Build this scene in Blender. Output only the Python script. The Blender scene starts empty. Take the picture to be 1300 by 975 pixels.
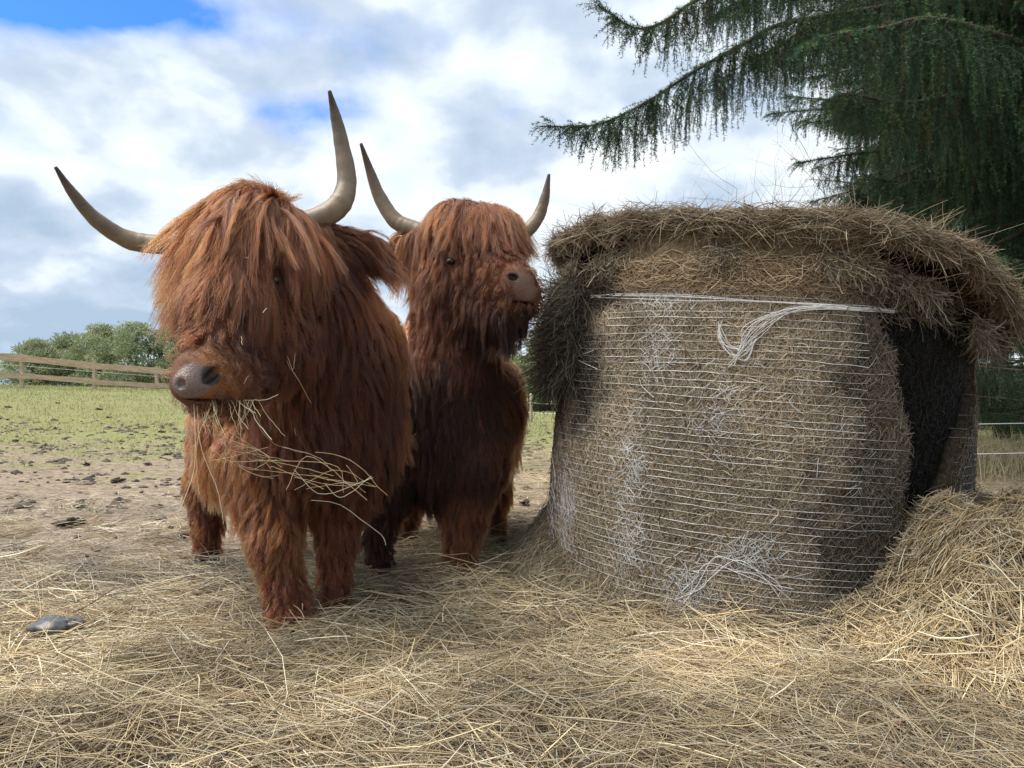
import bpy, math, random
import numpy as np
from mathutils import Vector, kdtree

R = np.random.default_rng(7)
random.seed(7)
SC = bpy.context.scene
COL = SC.collection

# ------------------------------------------------------------------ camera
F, CX, CY, CH = 940.0, 650.0, 490.0, 0.78
cam_d = bpy.data.cameras.new('camera')
cam = bpy.data.objects.new('camera', cam_d)
COL.objects.link(cam)
cam.location = (0, 0, CH)
cam.rotation_euler = (math.radians(90.15), 0, 0)
cam_d.sensor_width = 36
cam_d.lens = F / 1300 * 36
cam_d.clip_start = 0.05
cam_d.clip_end = 5000
SC.camera = cam
SC.view_settings.view_transform = 'Standard'
SC.view_settings.look = 'None'
SC.view_settings.gamma = 1
SC.view_settings.exposure = 0.52
SC.render.engine = 'CYCLES'
SC.cycles.use_denoising = True
SC.cycles.max_bounces = 8
SC.cycles.transparent_max_bounces = 8
SC.cycles.use_adaptive_sampling = True

# ------------------------------------------------------------------ world + sun
SUN_EL, SUN_AZ = math.radians(60), math.radians(-100)   # azimuth from +Y, negative = left
sun_dir = Vector((math.sin(SUN_AZ) * math.cos(SUN_EL), math.cos(SUN_AZ) * math.cos(SUN_EL), math.sin(SUN_EL)))
W = bpy.data.worlds.new('World')
SC.world = W
W.use_nodes = True
nt = W.node_tree
nt.nodes.clear()


class NT:
    def __init__(s, tree):
        s.t = tree

    def n(s, typ, **kw):
        nd = s.t.nodes.new(typ)
        for k, v in kw.items():
            if k.startswith('i_'):
                nd.inputs[k[2:].replace('_', ' ')].default_value = v
            else:
                setattr(nd, k, v)
        return nd

    def l(s, a, b):
        s.t.links.new(a, b)

    def math(s, op, a, b=None, c=None, clamp=False):
        m = s.t.nodes.new('ShaderNodeMath')
        m.operation = op
        m.use_clamp = clamp
        for k, v in enumerate((a, b, c)):
            if v is None:
                continue
            if isinstance(v, (int, float)):
                m.inputs[k].default_value = v
            else:
                s.l(v, m.inputs[k])
        return m.outputs[0]

    def ramp(s, fac, stops, interp='LINEAR'):
        r = s.t.nodes.new('ShaderNodeValToRGB')
        r.color_ramp.interpolation = interp
        e = r.color_ramp.elements
        while len(e) < len(stops):
            e.new(0.5)
        for k, (p, c) in enumerate(stops):
            e[k].position = p
            e[k].color = (c[0], c[1], c[2], 1) if hasattr(c, '__len__') else (c, c, c, 1)
        s.l(fac, r.inputs[0])
        return r.outputs[0]

    def mix(s, fac, a, b, blend='MIX'):
        m = s.t.nodes.new('ShaderNodeMix')
        m.data_type = 'RGBA'
        m.blend_type = blend
        for k, v in ((0, fac), (6, a), (7, b)):
            if isinstance(v, (int, float)):
                m.inputs[k].default_value = v
            elif isinstance(v, tuple):
                m.inputs[k].default_value = (v[0], v[1], v[2], 1)
            else:
                s.l(v, m.inputs[k])
        return m.outputs[2]

    def noise(s, vec, scale, detail=4, rough=0.55, dist=0.0):
        n = s.t.nodes.new('ShaderNodeTexNoise')
        n.inputs['Scale'].default_value = scale
        n.inputs['Detail'].default_value = detail
        n.inputs['Roughness'].default_value = rough
        n.inputs['Distortion'].default_value = dist
        if vec is not None:
            s.l(vec, n.inputs['Vector'])
        return n.outputs[0]


w = NT(nt)
out = w.n('ShaderNodeOutputWorld')
bg = w.n('ShaderNodeBackground')
bg.inputs['Strength'].default_value = 0.1
w.l(bg.outputs[0], out.inputs[0])
sky = w.n('ShaderNodeTexSky')
sky.sky_type = 'NISHITA'
sky.sun_disc = False
sky.sun_elevation = SUN_EL
sky.sun_rotation = SUN_AZ
sky.altitude = 100
sky.dust_density = 0.6
tc = w.n('ShaderNodeTexCoord')
gen = tc.outputs['Generated']
sep = w.n('ShaderNodeSeparateXYZ')
w.l(gen, sep.inputs[0])
zz = w.math('MAXIMUM', sep.outputs[2], 0.0)
den = w.math('ADD', zz, 0.42)
comb = w.n('ShaderNodeCombineXYZ')
w.l(w.math('DIVIDE', sep.outputs[0], den), comb.inputs[0])
w.l(w.math('DIVIDE', sep.outputs[1], den), comb.inputs[1])
cv = comb.outputs[0]


def dirmask(px, py, sx, sy):
    """soft blob in the sky around the direction seen at px,py (azimuth/elevation gaussians)"""
    x0, z0 = (px - CX) / F, (CY - py) / F
    ln = math.sqrt(x0 * x0 + 1 + z0 * z0)
    x0, z0 = x0 / ln, z0 / ln
    dx = w.math('DIVIDE', w.math('SUBTRACT', sep.outputs[0], x0), sx / F)
    dz = w.math('DIVIDE', w.math('SUBTRACT', sep.outputs[2], z0), sy / F)
    r2 = w.math('ADD', w.math('MULTIPLY', dx, dx), w.math('MULTIPLY', dz, dz))
    g = w.math('EXPONENT', w.math('MULTIPLY', r2, -1.0))
    front = w.math('GREATER_THAN', sep.outputs[1], 0.0)
    return w.math('MULTIPLY', g, front)


big = w.noise(cv, 3.0, 9, 0.5, 0.1)
gap = None
for (px, py, sx, sy, a) in ((150, -14, 165, 42, .42), (20, 165, 60, 40, .14), (385, 165, 80, 32, .20),
                            (300, 130, 130, 24, .14), (640, 150, 45, 28, .20), (30, 20, 120, 40, .2), (450, 130, 60, 60, .08),
                            (560, 40, 120, 30, .08)):
    g = w.math('MULTIPLY', dirmask(px, py, sx, sy), a)
    gap = g if gap is None else w.math('ADD', gap, g)
cover = w.math('SUBTRACT', w.math('ADD', big, 0.10), gap)
cloud_a = w.ramp(cover, [(0.27, 0.0), (0.38, 0.72), (0.48, 1.0)])
sh = w.noise(cv, 4.2, 10, 0.5, 0.1)
low = w.math('MULTIPLY', dirmask(60, 400, 420, 90), 0.16)
low2 = w.math('MULTIPLY', dirmask(520, 250, 330, 60), 0.07)
sh2 = w.math('ADD', w.math('SUBTRACT', sh, low), low2)
elev = w.math('MULTIPLY', zz, -0.03)
ccol = w.ramp(w.math('ADD', sh2, elev), [(0.30, (3.3, 4.3, 5.5)), (0.43, (4.6, 5.4, 6.5)), (0.51, (6.2, 6.9, 7.5)), (0.62, (7.5, 7.8, 8.0))])
skyblue = w.mix(1.0, sky.outputs[0], (.45, .98, 1.8), 'MULTIPLY')
skyc = w.mix(cloud_a, skyblue, ccol)
w.l(skyc, bg.inputs['Color'])

sd = bpy.data.lights.new('sun', 'SUN')
sd.energy = 4.2
sd.angle = math.radians(50)
sd.color = (1.0, 0.94, 0.84)
so = bpy.data.objects.new('sun', sd)
COL.objects.link(so)
so.rotation_euler = sun_dir.to_track_quat('Z', 'Y').to_euler()


# ------------------------------------------------------------------ helpers
def P(px, py, d):
    return np.array([(px - CX) / F * d, d, CH - (py - CY) / F * d])


def _h(i, j, k, seed):
    n = (i * 374761393 + j * 668265263 + k * 2147483647 + seed * 144665) & 0xffffffff
    n = ((n ^ (n >> 13)) * 1274126177) & 0xffffffff
    n = (n ^ (n >> 16)) & 0xffffffff
    return n / 4294967295.0


def vnoise(p, seed=0):
    """value noise in -1..1 for an (...,2|3) array"""
    p = np.asarray(p, float)
    if p.shape[-1] == 2:
        p = np.concatenate([p, np.zeros(p.shape[:-1] + (1,))], -1)
    i = np.floor(p).astype(np.int64)
    f = p - i
    f = f * f * (3 - 2 * f)
    r = 0
    for a in (0, 1):
        for b in (0, 1):
            for c in (0, 1):
                wgt = (f[..., 0] if a else 1 - f[..., 0]) * (f[..., 1] if b else 1 - f[..., 1]) * (f[..., 2] if c else 1 - f[..., 2])
                r = r + wgt * _h(i[..., 0] + a, i[..., 1] + b, i[..., 2] + c, seed)
    return r * 2 - 1


def fbm(p, seed=0, oct=4):
    p = np.asarray(p, float)
    r, a = 0, 0.5
    for o in range(oct):
        r = r + a * vnoise(p, seed + o * 17)
        p = p * 2.03 + 11.3
        a *= 0.5
    return r


def nrm(v):
    return v / np.maximum(np.linalg.norm(v, axis=-1, keepdims=True), 1e-9)


def sstep(a, b, x):
    t = np.clip((x - a) / (b - a), 0, 1)
    return t * t * (3 - 2 * t)


def mesh_np(name, V, Fc, mat, parent=None, col=None, smooth=True, sizes=None, uv=None):
    """V (n,3); Fc (m,k) int faces of equal size; col (n,3)"""
    me = bpy.data.meshes.new(name)
    V = np.ascontiguousarray(V, dtype=np.float32)
    Fc = np.ascontiguousarray(Fc, dtype=np.int32)
    me.vertices.add(len(V))
    me.vertices.foreach_set('co', V.ravel())
    m, k = Fc.shape
    me.loops.add(m * k)
    me.loops.foreach_set('vertex_index', Fc.ravel())
    me.polygons.add(m)
    me.polygons.foreach_set('loop_start', np.arange(0, m * k, k, dtype=np.int32))
    me.polygons.foreach_set('loop_total', np.full(m, k, np.int32))
    me.polygons.foreach_set('use_smooth', np.full(m, smooth, bool))
    me.update(calc_edges=True)
    if col is not None:
        at = me.color_attributes.new('col', 'FLOAT_COLOR', 'POINT')
        c4 = np.ones((len(V), 4), np.float32)
        c4[:, :3] = col
        at.data.foreach_set('color', c4.ravel())
    me.materials.append(mat)
    o = bpy.data.objects.new(name, me)
    COL.objects.link(o)
    if parent is not None:
        put(o, parent)
    return o


def put(o, parent):
    o.parent = parent
    o.matrix_parent_inverse = parent.matrix_basis.inverted()


def tubes(name, paths, rad, mat, parent=None, col=None, sides=3, smooth=True):
    """paths (N,K,3), rad (N,K) or (N,), col (N,3) or (N,K,3) -> one mesh of thin tubes"""
    paths = np.asarray(paths, float)
    N, K, _ = paths.shape
    rad = np.asarray(rad, float)
    if rad.ndim == 1:
        rad = np.repeat(rad[:, None], K, 1)
    t = np.empty_like(paths)
    t[:, 1:-1] = paths[:, 2:] - paths[:, :-2]
    t[:, 0] = paths[:, 1] - paths[:, 0]
    t[:, -1] = paths[:, -1] - paths[:, -2]
    t = nrm(t)
    mean = nrm(paths[:, -1] - paths[:, 0] + 1e-6)
    ref = nrm(np.cross(mean, nrm(R.normal(size=(N, 3)))))
    u = nrm(np.cross(t, ref[:, None, :]))
    v = np.cross(t, u)
    ang = np.arange(sides) / sides * 2 * np.pi
    V = paths[:, :, None, :] + rad[:, :, None, None] * (u[:, :, None, :] * np.cos(ang)[:, None] + v[:, :, None, :] * np.sin(ang)[:, None])
    V = V.reshape(-1, 3)
    n_i, k_i, s_i = np.meshgrid(np.arange(N), np.arange(K - 1), np.arange(sides), indexing='ij')
    b = (n_i * K + k_i) * sides
    s2 = (s_i + 1) % sides
    Fc = np.stack([b + s_i, b + s2, b + sides + s2, b + sides + s_i], -1).reshape(-1, 4)
    c = None
    if col is not None:
        col = np.asarray(col, float)
        if col.ndim == 2:
            col = np.repeat(col[:, None, :], K, 1)
        c = np.repeat(col[:, :, None, :], sides, 2).reshape(-1, 3)
    return mesh_np(name, V, Fc, mat, parent, c, smooth)


def tag(o, label=None, cat=None, group=None, kind=None):
    if label:
        o['label'] = label
    if cat:
        o['category'] = cat
    if group:
        o['group'] = group
    if kind:
        o['kind'] = kind
    return o


def empty(name, loc, label, cat, group=None):
    o = bpy.data.objects.new(name, None)
    COL.objects.link(o)
    o.location = [float(v) for v in loc]
    o.empty_display_size = 0.2
    tag(o, label, cat, group)
    return o


def spline(pts, n):
    """Catmull-Rom through pts (k,d) -> (n,d)"""
    pts = np.asarray(pts, float)
    k = len(pts)
    q = np.vstack([2 * pts[0] - pts[1], pts, 2 * pts[-1] - pts[-2]])
    s = np.linspace(0, k - 1 - 1e-6, n)
    i = s.astype(int)
    t = (s - i)[:, None]
    a, b, c, d = q[i], q[i + 1], q[i + 2], q[i + 3]
    return 0.5 * (2 * b + (c - a) * t + (2 * a - 5 * b + 4 * c - d) * t * t + (3 * b - a - 3 * c + d) * t ** 3)


def tube_one(name, pts, rad, mat, parent=None, sides=12, n=24, cap=True, col=None, rough=0.0, seed=1):
    p = spline(pts, n)
    r = np.interp(np.linspace(0, 1, n), np.linspace(0, 1, len(rad)), rad)
    if rough:
        r = r * (1 + rough * vnoise(np.stack([np.arange(n) * .9, np.zeros(n)], 1), seed))
    t = nrm(np.gradient(p, axis=0))
    u = np.zeros_like(p)
    ref = np.array([.31, .52, .79])
    u0 = np.cross(t[0], ref)
    for i in range(n):
        u0 = u0 - t[i] * np.dot(u0, t[i])
        u0 = u0 / np.linalg.norm(u0)
        u[i] = u0
    v = np.cross(t, u)
    ang = np.arange(sides) / sides * 2 * np.pi
    V = p[:, None] + r[:, None, None] * (u[:, None] * np.cos(ang)[:, None] + v[:, None] * np.sin(ang)[:, None])
    if rough:
        V = V + rough * r[:, None, None] * (V - p[:, None]) / np.maximum(r, 1e-5)[:, None, None] * vnoise(V * (1.5 / max(r.max(), 1e-3)), seed)[..., None]
    V = V.reshape(-1, 3)
    V = np.vstack([V, p[:1], p[-1:] + t[-1:] * r[-1] * .5])
    k_i, s_i = np.meshgrid(np.arange(n - 1), np.arange(sides), indexing='ij')
    s2 = (s_i + 1) % sides
    Fc = np.stack([k_i * sides + s_i, k_i * sides + s2, (k_i + 1) * sides + s2, (k_i + 1) * sides + s_i], -1).reshape(-1, 4)
    s = np.arange(sides)
    s2 = (s + 1) % sides
    base = (n - 1) * sides
    # caps as quads with a repeated centre are invalid; use triangles split into a second pass
    tri1 = np.stack([np.full(sides, n * sides), s2, s], -1)
    tri2 = np.stack([np.full(sides, n * sides + 1), base + s, base + s2], -1)
    tr = np.vstack([np.stack([Fc[:, 0], Fc[:, 1], Fc[:, 2]], -1), np.stack([Fc[:, 0], Fc[:, 2], Fc[:, 3]], -1), tri1, tri2])
    return mesh_np(name, V, tr, mat, parent, col)


def box_np(cx, cy, cz, sx, sy, sz):
    v = np.array([[x, y, z] for x in (-.5, .5) for y in (-.5, .5) for z in (-.5, .5)]) * [sx, sy, sz] + [cx, cy, cz]
    f = np.array([[0, 1, 3, 2], [4, 6, 7, 5], [0, 4, 5, 1], [2, 3, 7, 6], [0, 2, 6, 4], [1, 5, 7, 3]])
    return v, f


# ------------------------------------------------------------------ materials
def mat(name):
    m = bpy.data.materials.new(name)
    m.use_nodes = True
    t = NT(m.node_tree)
    b = m.node_tree.nodes['Principled BSDF']
    return m, t, b


def mat_attr(name, rough=0.7, sheen=0.0, spec=0.3, trans=0.0, noise=None):
    """material coloured by the mesh's own 'col' attribute (each stalk's or needle's own colour)"""
    m, t, b = mat(name)
    a = t.n('ShaderNodeAttribute', attribute_name='col')
    c = a.outputs['Color']
    if noise:
        g = t.n('ShaderNodeNewGeometry')
        nz = t.noise(g.outputs['Position'], noise, 5, .6)
        c = t.mix(1.0, c, t.ramp(nz, [(0.3, .6), (0.7, 1.3)]), 'MULTIPLY')
    t.l(c, b.inputs['Base Color'])
    b.inputs['Roughness'].default_value = rough
    b.inputs['Specular IOR Level'].default_value = spec
    if trans:
        tr = t.n('ShaderNodeBsdfTranslucent')
        t.l(c, tr.inputs['Color'])
        mx = t.n('ShaderNodeMixShader')
        mx.inputs[0].default_value = trans
        o = m.node_tree.nodes['Material Output']
        t.l(b.outputs[0], mx.inputs[1])
        t.l(tr.outputs[0], mx.inputs[2])
        t.l(mx.outputs[0], o.inputs[0])
    return m


def mat_noise(name, stops, scale, rough=0.8, bump=0.0, bscale=None, detail=6, stretch=None, spec=0.3):
    m, t, b = mat(name)
    tcn = t.n('ShaderNodeTexCoord')
    vec = tcn.outputs['Object']
    if stretch:
        mp = t.n('ShaderNodeMapping')
        mp.inputs['Scale'].default_value = stretch
        t.l(vec, mp.inputs[0])
        vec = mp.outputs[0]
    nz = t.noise(vec, scale, detail, .6)
    t.l(t.ramp(nz, stops), b.inputs['Base Color'])
    b.inputs['Roughness'].default_value = rough
    b.inputs['Specular IOR Level'].default_value = spec
    if bump:
        bn = t.n('ShaderNodeBump')
        bn.inputs['Strength'].default_value = bump
        bn.inputs['Distance'].default_value = 0.01
        t.l(t.noise(vec, bscale or scale * 3, 8, .65), bn.inputs['Height'])
        t.l(bn.outputs[0], b.inputs['Normal'])
    return m


M_straw = mat_attr('straw', rough=.55, spec=.35, trans=.12)
M_needle = mat_attr('spruce_needles', rough=.5, spec=.25, trans=.15)
M_leaf = mat_attr('leaves', rough=.6, spec=.2, trans=.3)
M_net = mat_attr('net_wrap', rough=.45, spec=.4)
M_bark = mat_noise('bark', [(.3, (.03, .022, .016)), (.6, (.09, .07, .05)), (.8, (.16, .13, .1))], 9, .9, .8, 30, stretch=(1, 1, .25))
M_wood = mat_noise('weathered_wood', [(.3, (.40, .28, .19)), (.55, (.58, .43, .31)), (.8, (.68, .55, .43))], 3.0, .8, .3, 40, stretch=(1, 1, 6))
M_post = mat_noise('post_wood', [(.3, (.24, .19, .14)), (.7, (.45, .38, .3))], 5, .85, .4, 30, stretch=(4, 4, .6))
M_wire, _t, _b = mat('fence_wire')
_b.inputs['Base Color'].default_value = (.62, .64, .64, 1)
_b.inputs['Roughness'].default_value = .5

# ------------------------------------------------------------------ terrain
def ground_h(x, y):
    x = np.asarray(x, float)
    y = np.asarray(y, float)
    far = np.interp(x, [-24, -13, -6, 1, 10], [.86, .58, .12, -.42, -.15])
    h = sstep(7, 27, y) * far
    drop = np.clip(y - 34, 0, 70)
    h = h - drop * .045 * sstep(10, -8, x)
    p = np.stack([x, y], -1)
    h = h + .035 * fbm(p * 1.1, 3, 4) * sstep(60, 20, y) + .02 * fbm(p * 5, 9, 3) * sstep(20, 9, y)
    # trampled hay mounds at the feet and in the foreground
    h = h - .035 * sstep(4.2, 3.0, y)
    h = h + .05 * np.exp(-(((x + .90) / .26) ** 2 + ((y - 2.0) / .12) ** 2))
    h = h + .02 * np.exp(-(((x + .2) / .7) ** 2 + ((y - 1.75) / .25) ** 2))
    h = h + .06 * np.exp(-(((x + .95) / .3) ** 2 + ((y - 1.62) / .16) ** 2))
    return h


def pile_h(x, y):
    """height of the loose hay heap right of the bale above the ground"""
    x = np.asarray(x, float)
    y = np.asarray(y, float)
    a = .33 * np.exp(-(np.abs((x - 1.62) / .50) ** 3 + np.abs((y - 2.25) / .42) ** 3))
    b = .29 * np.exp(-(np.abs((x - 2.25) / .55) ** 3 + np.abs((y - 2.95) / .75) ** 3))
    c = .17 * np.exp(-(((x - 1.35) / .30) ** 2 + ((y - 1.95) / .2) ** 2))
    h = (a ** 3 + b ** 3 + c ** 3) ** (1 / 3)
    p = np.stack([x, y], -1)
    return h * (1 + .55 * fbm(p * 3.5, 21, 3) + .5 * fbm(p * 9, 24, 2)) * sstep(.02, .08, h)


def surf_h(x, y):
    return ground_h(x, y) + pile_h(x, y)


def grid_axis(lim, fine, n_out, far):
    a = np.arange(-lim, lim + 1e-6, fine)
    t = np.geomspace(lim + fine, far, n_out)
    return np.concatenate([-t[::-1], a, t])


m_ground, t, b = mat('ground')
g = t.n('ShaderNodeNewGeometry')
pos = g.outputs['Position']
sp = t.n('ShaderNodeSeparateXYZ')
t.l(pos, sp.inputs[0])
n1 = t.noise(pos, 1.3, 5, .6)
n2 = t.noise(pos, 14, 8, .7)
n3 = t.noise(pos, 60, 6, .7)
soil = t.ramp(n2, [(.25, (.06, .042, .03)), (.5, (.25, .195, .145)), (.75, (.45, .37, .28))])
grass = t.ramp(n2, [(.3, (.11, .10, .045)), (.55, (.22, .235, .09)), (.8, (.36, .34, .17))])
gy = t.math('ADD', t.math('MULTIPLY', sp.outputs[1], .075), t.math('MULTIPLY', t.math('SUBTRACT', n1, .5), 1.2))
gm = t.ramp(gy, [(.50, 0.0), (.86, 1.0)])
gm2 = t.math('MULTIPLY', gm, t.ramp(t.noise(pos, 5, 6, .7), [(.33, .35), (.5, 1.0)]))
c = t.mix(gm2, soil, grass)
t.l(c, b.inputs['Base Color'])
b.inputs['Roughness'].default_value = .95
b.inputs['Specular IOR Level'].default_value = .15
bn = t.n('ShaderNodeBump')
bn.inputs['Strength'].default_value = .8
bn.inputs['Distance'].default_value = .03
t.l(n2, bn.inputs['Height'])
t.l(bn.outputs[0], b.inputs['Normal'])

xs = np.concatenate([-np.geomspace(9, 900, 26)[::-1], np.arange(-8.5, 8.6, .09), np.geomspace(9, 900, 26)])
ys = np.concatenate([-np.geomspace(2, 300, 14)[::-1], np.arange(-1.5, 12, .07), np.arange(12, 45, .4), np.geomspace(46, 900, 40)])
X, Y = np.meshgrid(xs, ys, indexing='ij')
Z = ground_h(X, Y) - .012
nx, ny = X.shape
V = np.stack([X, Y, Z], -1).reshape(-1, 3)
i, j = np.meshgrid(np.arange(nx - 1), np.arange(ny - 1), indexing='ij')
q = (i * ny + j).reshape(-1)
Fc = np.stack([q, q + ny, q + ny + 1, q + 1], -1)
ground = mesh_np('ground', V, Fc, m_ground)
tag(ground, kind='structure')

# colour families for stalks (real albedo of dry hay)
PAL = np.array([[.70, .56, .33], [.60, .46, .26], [.40, .29, .16], [.82, .73, .52], [.20, .14, .08], [.56, .48, .35], [.66, .50, .25]])


def hay_cols(n, bright=1.0, grey=0.0, wts=(.22, .22, .16, .12, .08, .12, .08)):
    wts = np.array(wts) / sum(wts)
    c = PAL[R.choice(len(PAL), n, p=wts)]
    c = c * R.uniform(.7, 1.15, (n, 1)) * bright
    m = c.mean(1, keepdims=True)
    return np.clip(c * (1 - grey) + m * grey * np.array([1.04, 1., .92]), .005, .85)


def field_straws(x, y, hfun, length, rad, ang0=None, pitch_s=.22, lift=.035, seed=5, K=4, bend=.13, swirl=.9, follow=False):
    n = len(x)
    p2 = np.stack([x, y], -1)
    ang = fbm(p2 * 1.3, seed, 3) * 6 + fbm(p2 * 5, seed + 3, 2) * 3 + R.normal(0, swirl, n)
    if ang0 is not None:
        ang = ang0
    pit = R.normal(0, pitch_s, n)
    d = np.stack([np.cos(ang) * np.cos(pit), np.sin(ang) * np.cos(pit), np.sin(pit)], -1)
    if follow:   # stalks lie down along the slope of the heap
        e = .04
        gx = (hfun(x + e, y) - hfun(x - e, y)) / (2 * e)
        gy_ = (hfun(x, y + e) - hfun(x, y - e)) / (2 * e)
        steep = np.clip(np.hypot(gx, gy_), 0, 2)
        down = -np.stack([gx, gy_], -1) * .55
        d[:, :2] += down
        d[:, 2] += (d[:, 0] * gx + d[:, 1] * gy_)
        d = nrm(d)
    side = nrm(np.cross(d, nrm(R.normal(size=(n, 3)))))
    s = np.linspace(-.5, .5, K)
    bow = (s ** 2 - .25) * 2
    kink = np.abs(s - R.uniform(-.3, .3, (n, 1))) * R.uniform(-1, 1, (n, 1)) * .2
    path = d[:, None] * (s[None, :, None] * length[:, None, None])
    path = path + side[:, None] * ((bow[None] * R.normal(0, bend, (n, 1)) + kink) * length[:, None])[..., None]
    z0 = hfun(x, y) + np.abs(R.normal(0, lift, n)) + .002
    path = path + np.stack([x, y, z0], -1)[:, None]
    # never below the surface
    hh = hfun(path[..., 0], path[..., 1])
    path[..., 2] = np.maximum(path[..., 2], hh - .004)
    return path


# ---- foreground hay bed (uncountable stalks)
def scatter_view(n, d0, d1, pxl=-300, pxr=1600, power=1.0):
    """area-uniform over the ground wedge the lens can see"""
    u = R.uniform(0, 1, n)
    d = (d0 ** power + u * (d1 ** power - d0 ** power)) ** (1 / power)
    px = R.uniform(pxl, pxr, n)
    return (px - CX) / F * d, d


def hay_density(x, y):
    p = np.stack([x, y], -1)
    dn = .95 - .62 * sstep(2.6, 7.5, y + .5 * fbm(p * 1.5, 40, 3)) - .45 * sstep(-.9, -1.5, x) * sstep(1.9, 2.3, y)
    dn = dn + .3 * np.exp(-(((x + .7) / .6) ** 2 + ((y - 2.3) / .5) ** 2)) + .35 * sstep(.2, .9, x) * sstep(6, 3.5, y)
    return np.clip(dn, .05, 1)


parts = []
rads = []
cols = []
for (n, d0, d1, L0, L1, r0, K, lift, power) in ((33000, 1.30, 2.1, .05, .19, .00115, 4, .030, 2), (38000, 2.0, 3.3, .05, .19, .00125, 4, .030, 2),
                                                (98000, 3.0, 9.5, .05, .16, .0017, 3, .012, 1.3), (9000, 1.3, 3.4, .12, .30, .0015, 4, .05, 2), (112000, 1.25, 3.1, .025, .08, .0008, 3, .016, 2)):
    x, y = scatter_view(n, d0, d1, power=power)
    p2 = np.stack([x, y], -1)
    keep = R.uniform(0, 1, n) < hay_density(x, y) * (.55 + .45 * sstep(-.35, .25, fbm(p2 * 2.5, 77, 3)))
    keep &= pile_h(x, y) < .03
    keep &= (((x - .974) ** 2 + (y - 3.185) ** 2) > .78 ** 2)
    x, y = x[keep], y[keep]
    n = len(x)
    L = R.uniform(L0, L1, n) * R.choice([1, 1, 1, 1.6], n)
    pth = field_straws(x, y, ground_h, L, None, lift=lift, K=K, pitch_s=.16)
    if K == 3:
        pth = np.stack([pth[:, 0], (pth[:, 0] + pth[:, 1]) / 2, pth[:, 1], pth[:, 2]], 1)
    rr = .86 * r0 * R.choice([.6, .8, 1, 1, 1.3, 1.9], n, p=[.2, .25, .2, .2, .1, .05])
    grey = .35 * sstep(2.4, 3.2, y) * sstep(-.4, -1.0, x) + .15
    cc = hay_cols(n)
    m_ = cc.mean(1, keepdims=True)
    cc = cc * (1 - grey[:, None]) + m_ * grey[:, None]
    patch = sstep(-.25, .2, fbm(np.stack([x, y], -1) * 1.8, 55, 3))
    cc = cc * (.60 + .55 * patch)[:, None] * (.52 if r0 < .001 else 1.08)
    parts.append(pth)
    rads.append(np.stack([rr * .8, rr, rr, rr * .5], 1))
    cols.append(cc)
# matted wisps: stalks of one wisp lie nearly side by side
nw = 540
wx, wy = scatter_view(nw, 1.3, 4.2, power=1.7)
kp = (pile_h(wx, wy) < .03) & (((wx - .974) ** 2 + (wy - 3.185) ** 2) > .84 ** 2) & (R.uniform(0, 1, nw) < hay_density(wx, wy))
wx, wy = wx[kp], wy[kp]
nw = len(wx)
cnt = R.integers(14, 60, nw)
wi = np.repeat(np.arange(nw), cnt)
wa_ = R.uniform(0, np.pi, nw)
ac = -R.normal(0, .028, len(wi))
al_ = R.normal(0, .05, len(wi))
x = wx[wi] + np.cos(wa_[wi]) * al_ - np.sin(wa_[wi]) * ac
y = wy[wi] + np.sin(wa_[wi]) * al_ + np.cos(wa_[wi]) * ac
L = R.uniform(.09, .26, len(wi))
pth = field_straws(x, y, ground_h, L, None, ang0=wa_[wi] + R.normal(0, .22, len(wi)), lift=.035, K=4, pitch_s=.13, bend=.10)
rr = .0011 * R.choice([.6, .9, 1.2, 1.8], len(wi), p=[.3, .35, .25, .1])
wt = R.uniform(.65, 1.25, (nw, 1))
parts.append(pth)
rads.append(np.stack([rr * .8, rr, rr, rr * .5], 1))
cols.append(np.clip(hay_cols(len(wi), 1.0, .12) * wt[wi], 0, .85))
hay_bed = tubes('loose_hay', np.concatenate(parts), np.concatenate(rads), M_straw, None, np.concatenate(cols))
tag(hay_bed, 'loose golden hay strewn thickly over the ground in the foreground', 'hay', kind='stuff')

# crumbs of turned earth on the trampled ground
n = 7000
x, y = scatter_view(n, 2.6, 15, -60, 1000, 1.3)
kp = (R.uniform(0, 1, n) < .25 + .75 * sstep(-.1, .25, fbm(np.stack([x, y], -1) * 1.6, 301, 3))) & ((x < .1) | (y > 5.2)) & (R.uniform(0, 1, n) < sstep(2.4, 4.2, y))
x, y = x[kp], y[kp]
n = len(x)
octv = np.array([[1, 0, 0], [-1, 0, 0], [0, 1, 0], [0, -1, 0], [0, 0, 1], [0, 0, -1.], [.7, .7, .1], [-.7, -.6, .15]])
octf = np.array([[6, 2, 4], [6, 4, 0], [2, 1, 4], [1, 7, 4], [7, 3, 4], [3, 0, 4], [2, 6, 5], [6, 0, 5], [1, 2, 5], [7, 1, 5], [3, 7, 5], [0, 3, 5]])
s = R.gamma(2.2, .0052, n) * (1 + .05 * y)
V = octv[None] * s[:, None, None] * (1 + R.uniform(-.45, .45, (n, 8, 1))) * [1.3, 1, .6] + np.stack([x, y, ground_h(x, y) - .006], -1)[:, None]
crumb_c = np.array([[.07, .05, .036], [.14, .105, .075], [.035, .026, .02], [.24, .19, .14]])[R.choice(4, n, p=[.4, .3, .2, .1])]
cr = mesh_np('soil_crumbs', V.reshape(-1, 3), (octf[None] + (np.arange(n) * 8)[:, None, None]).reshape(-1, 3), M_straw, None, np.repeat(crumb_c, 8, 0), False)
tag(cr, 'loose crumbs of dark earth over the trampled ground behind the hay', 'earth', kind='stuff')

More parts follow.
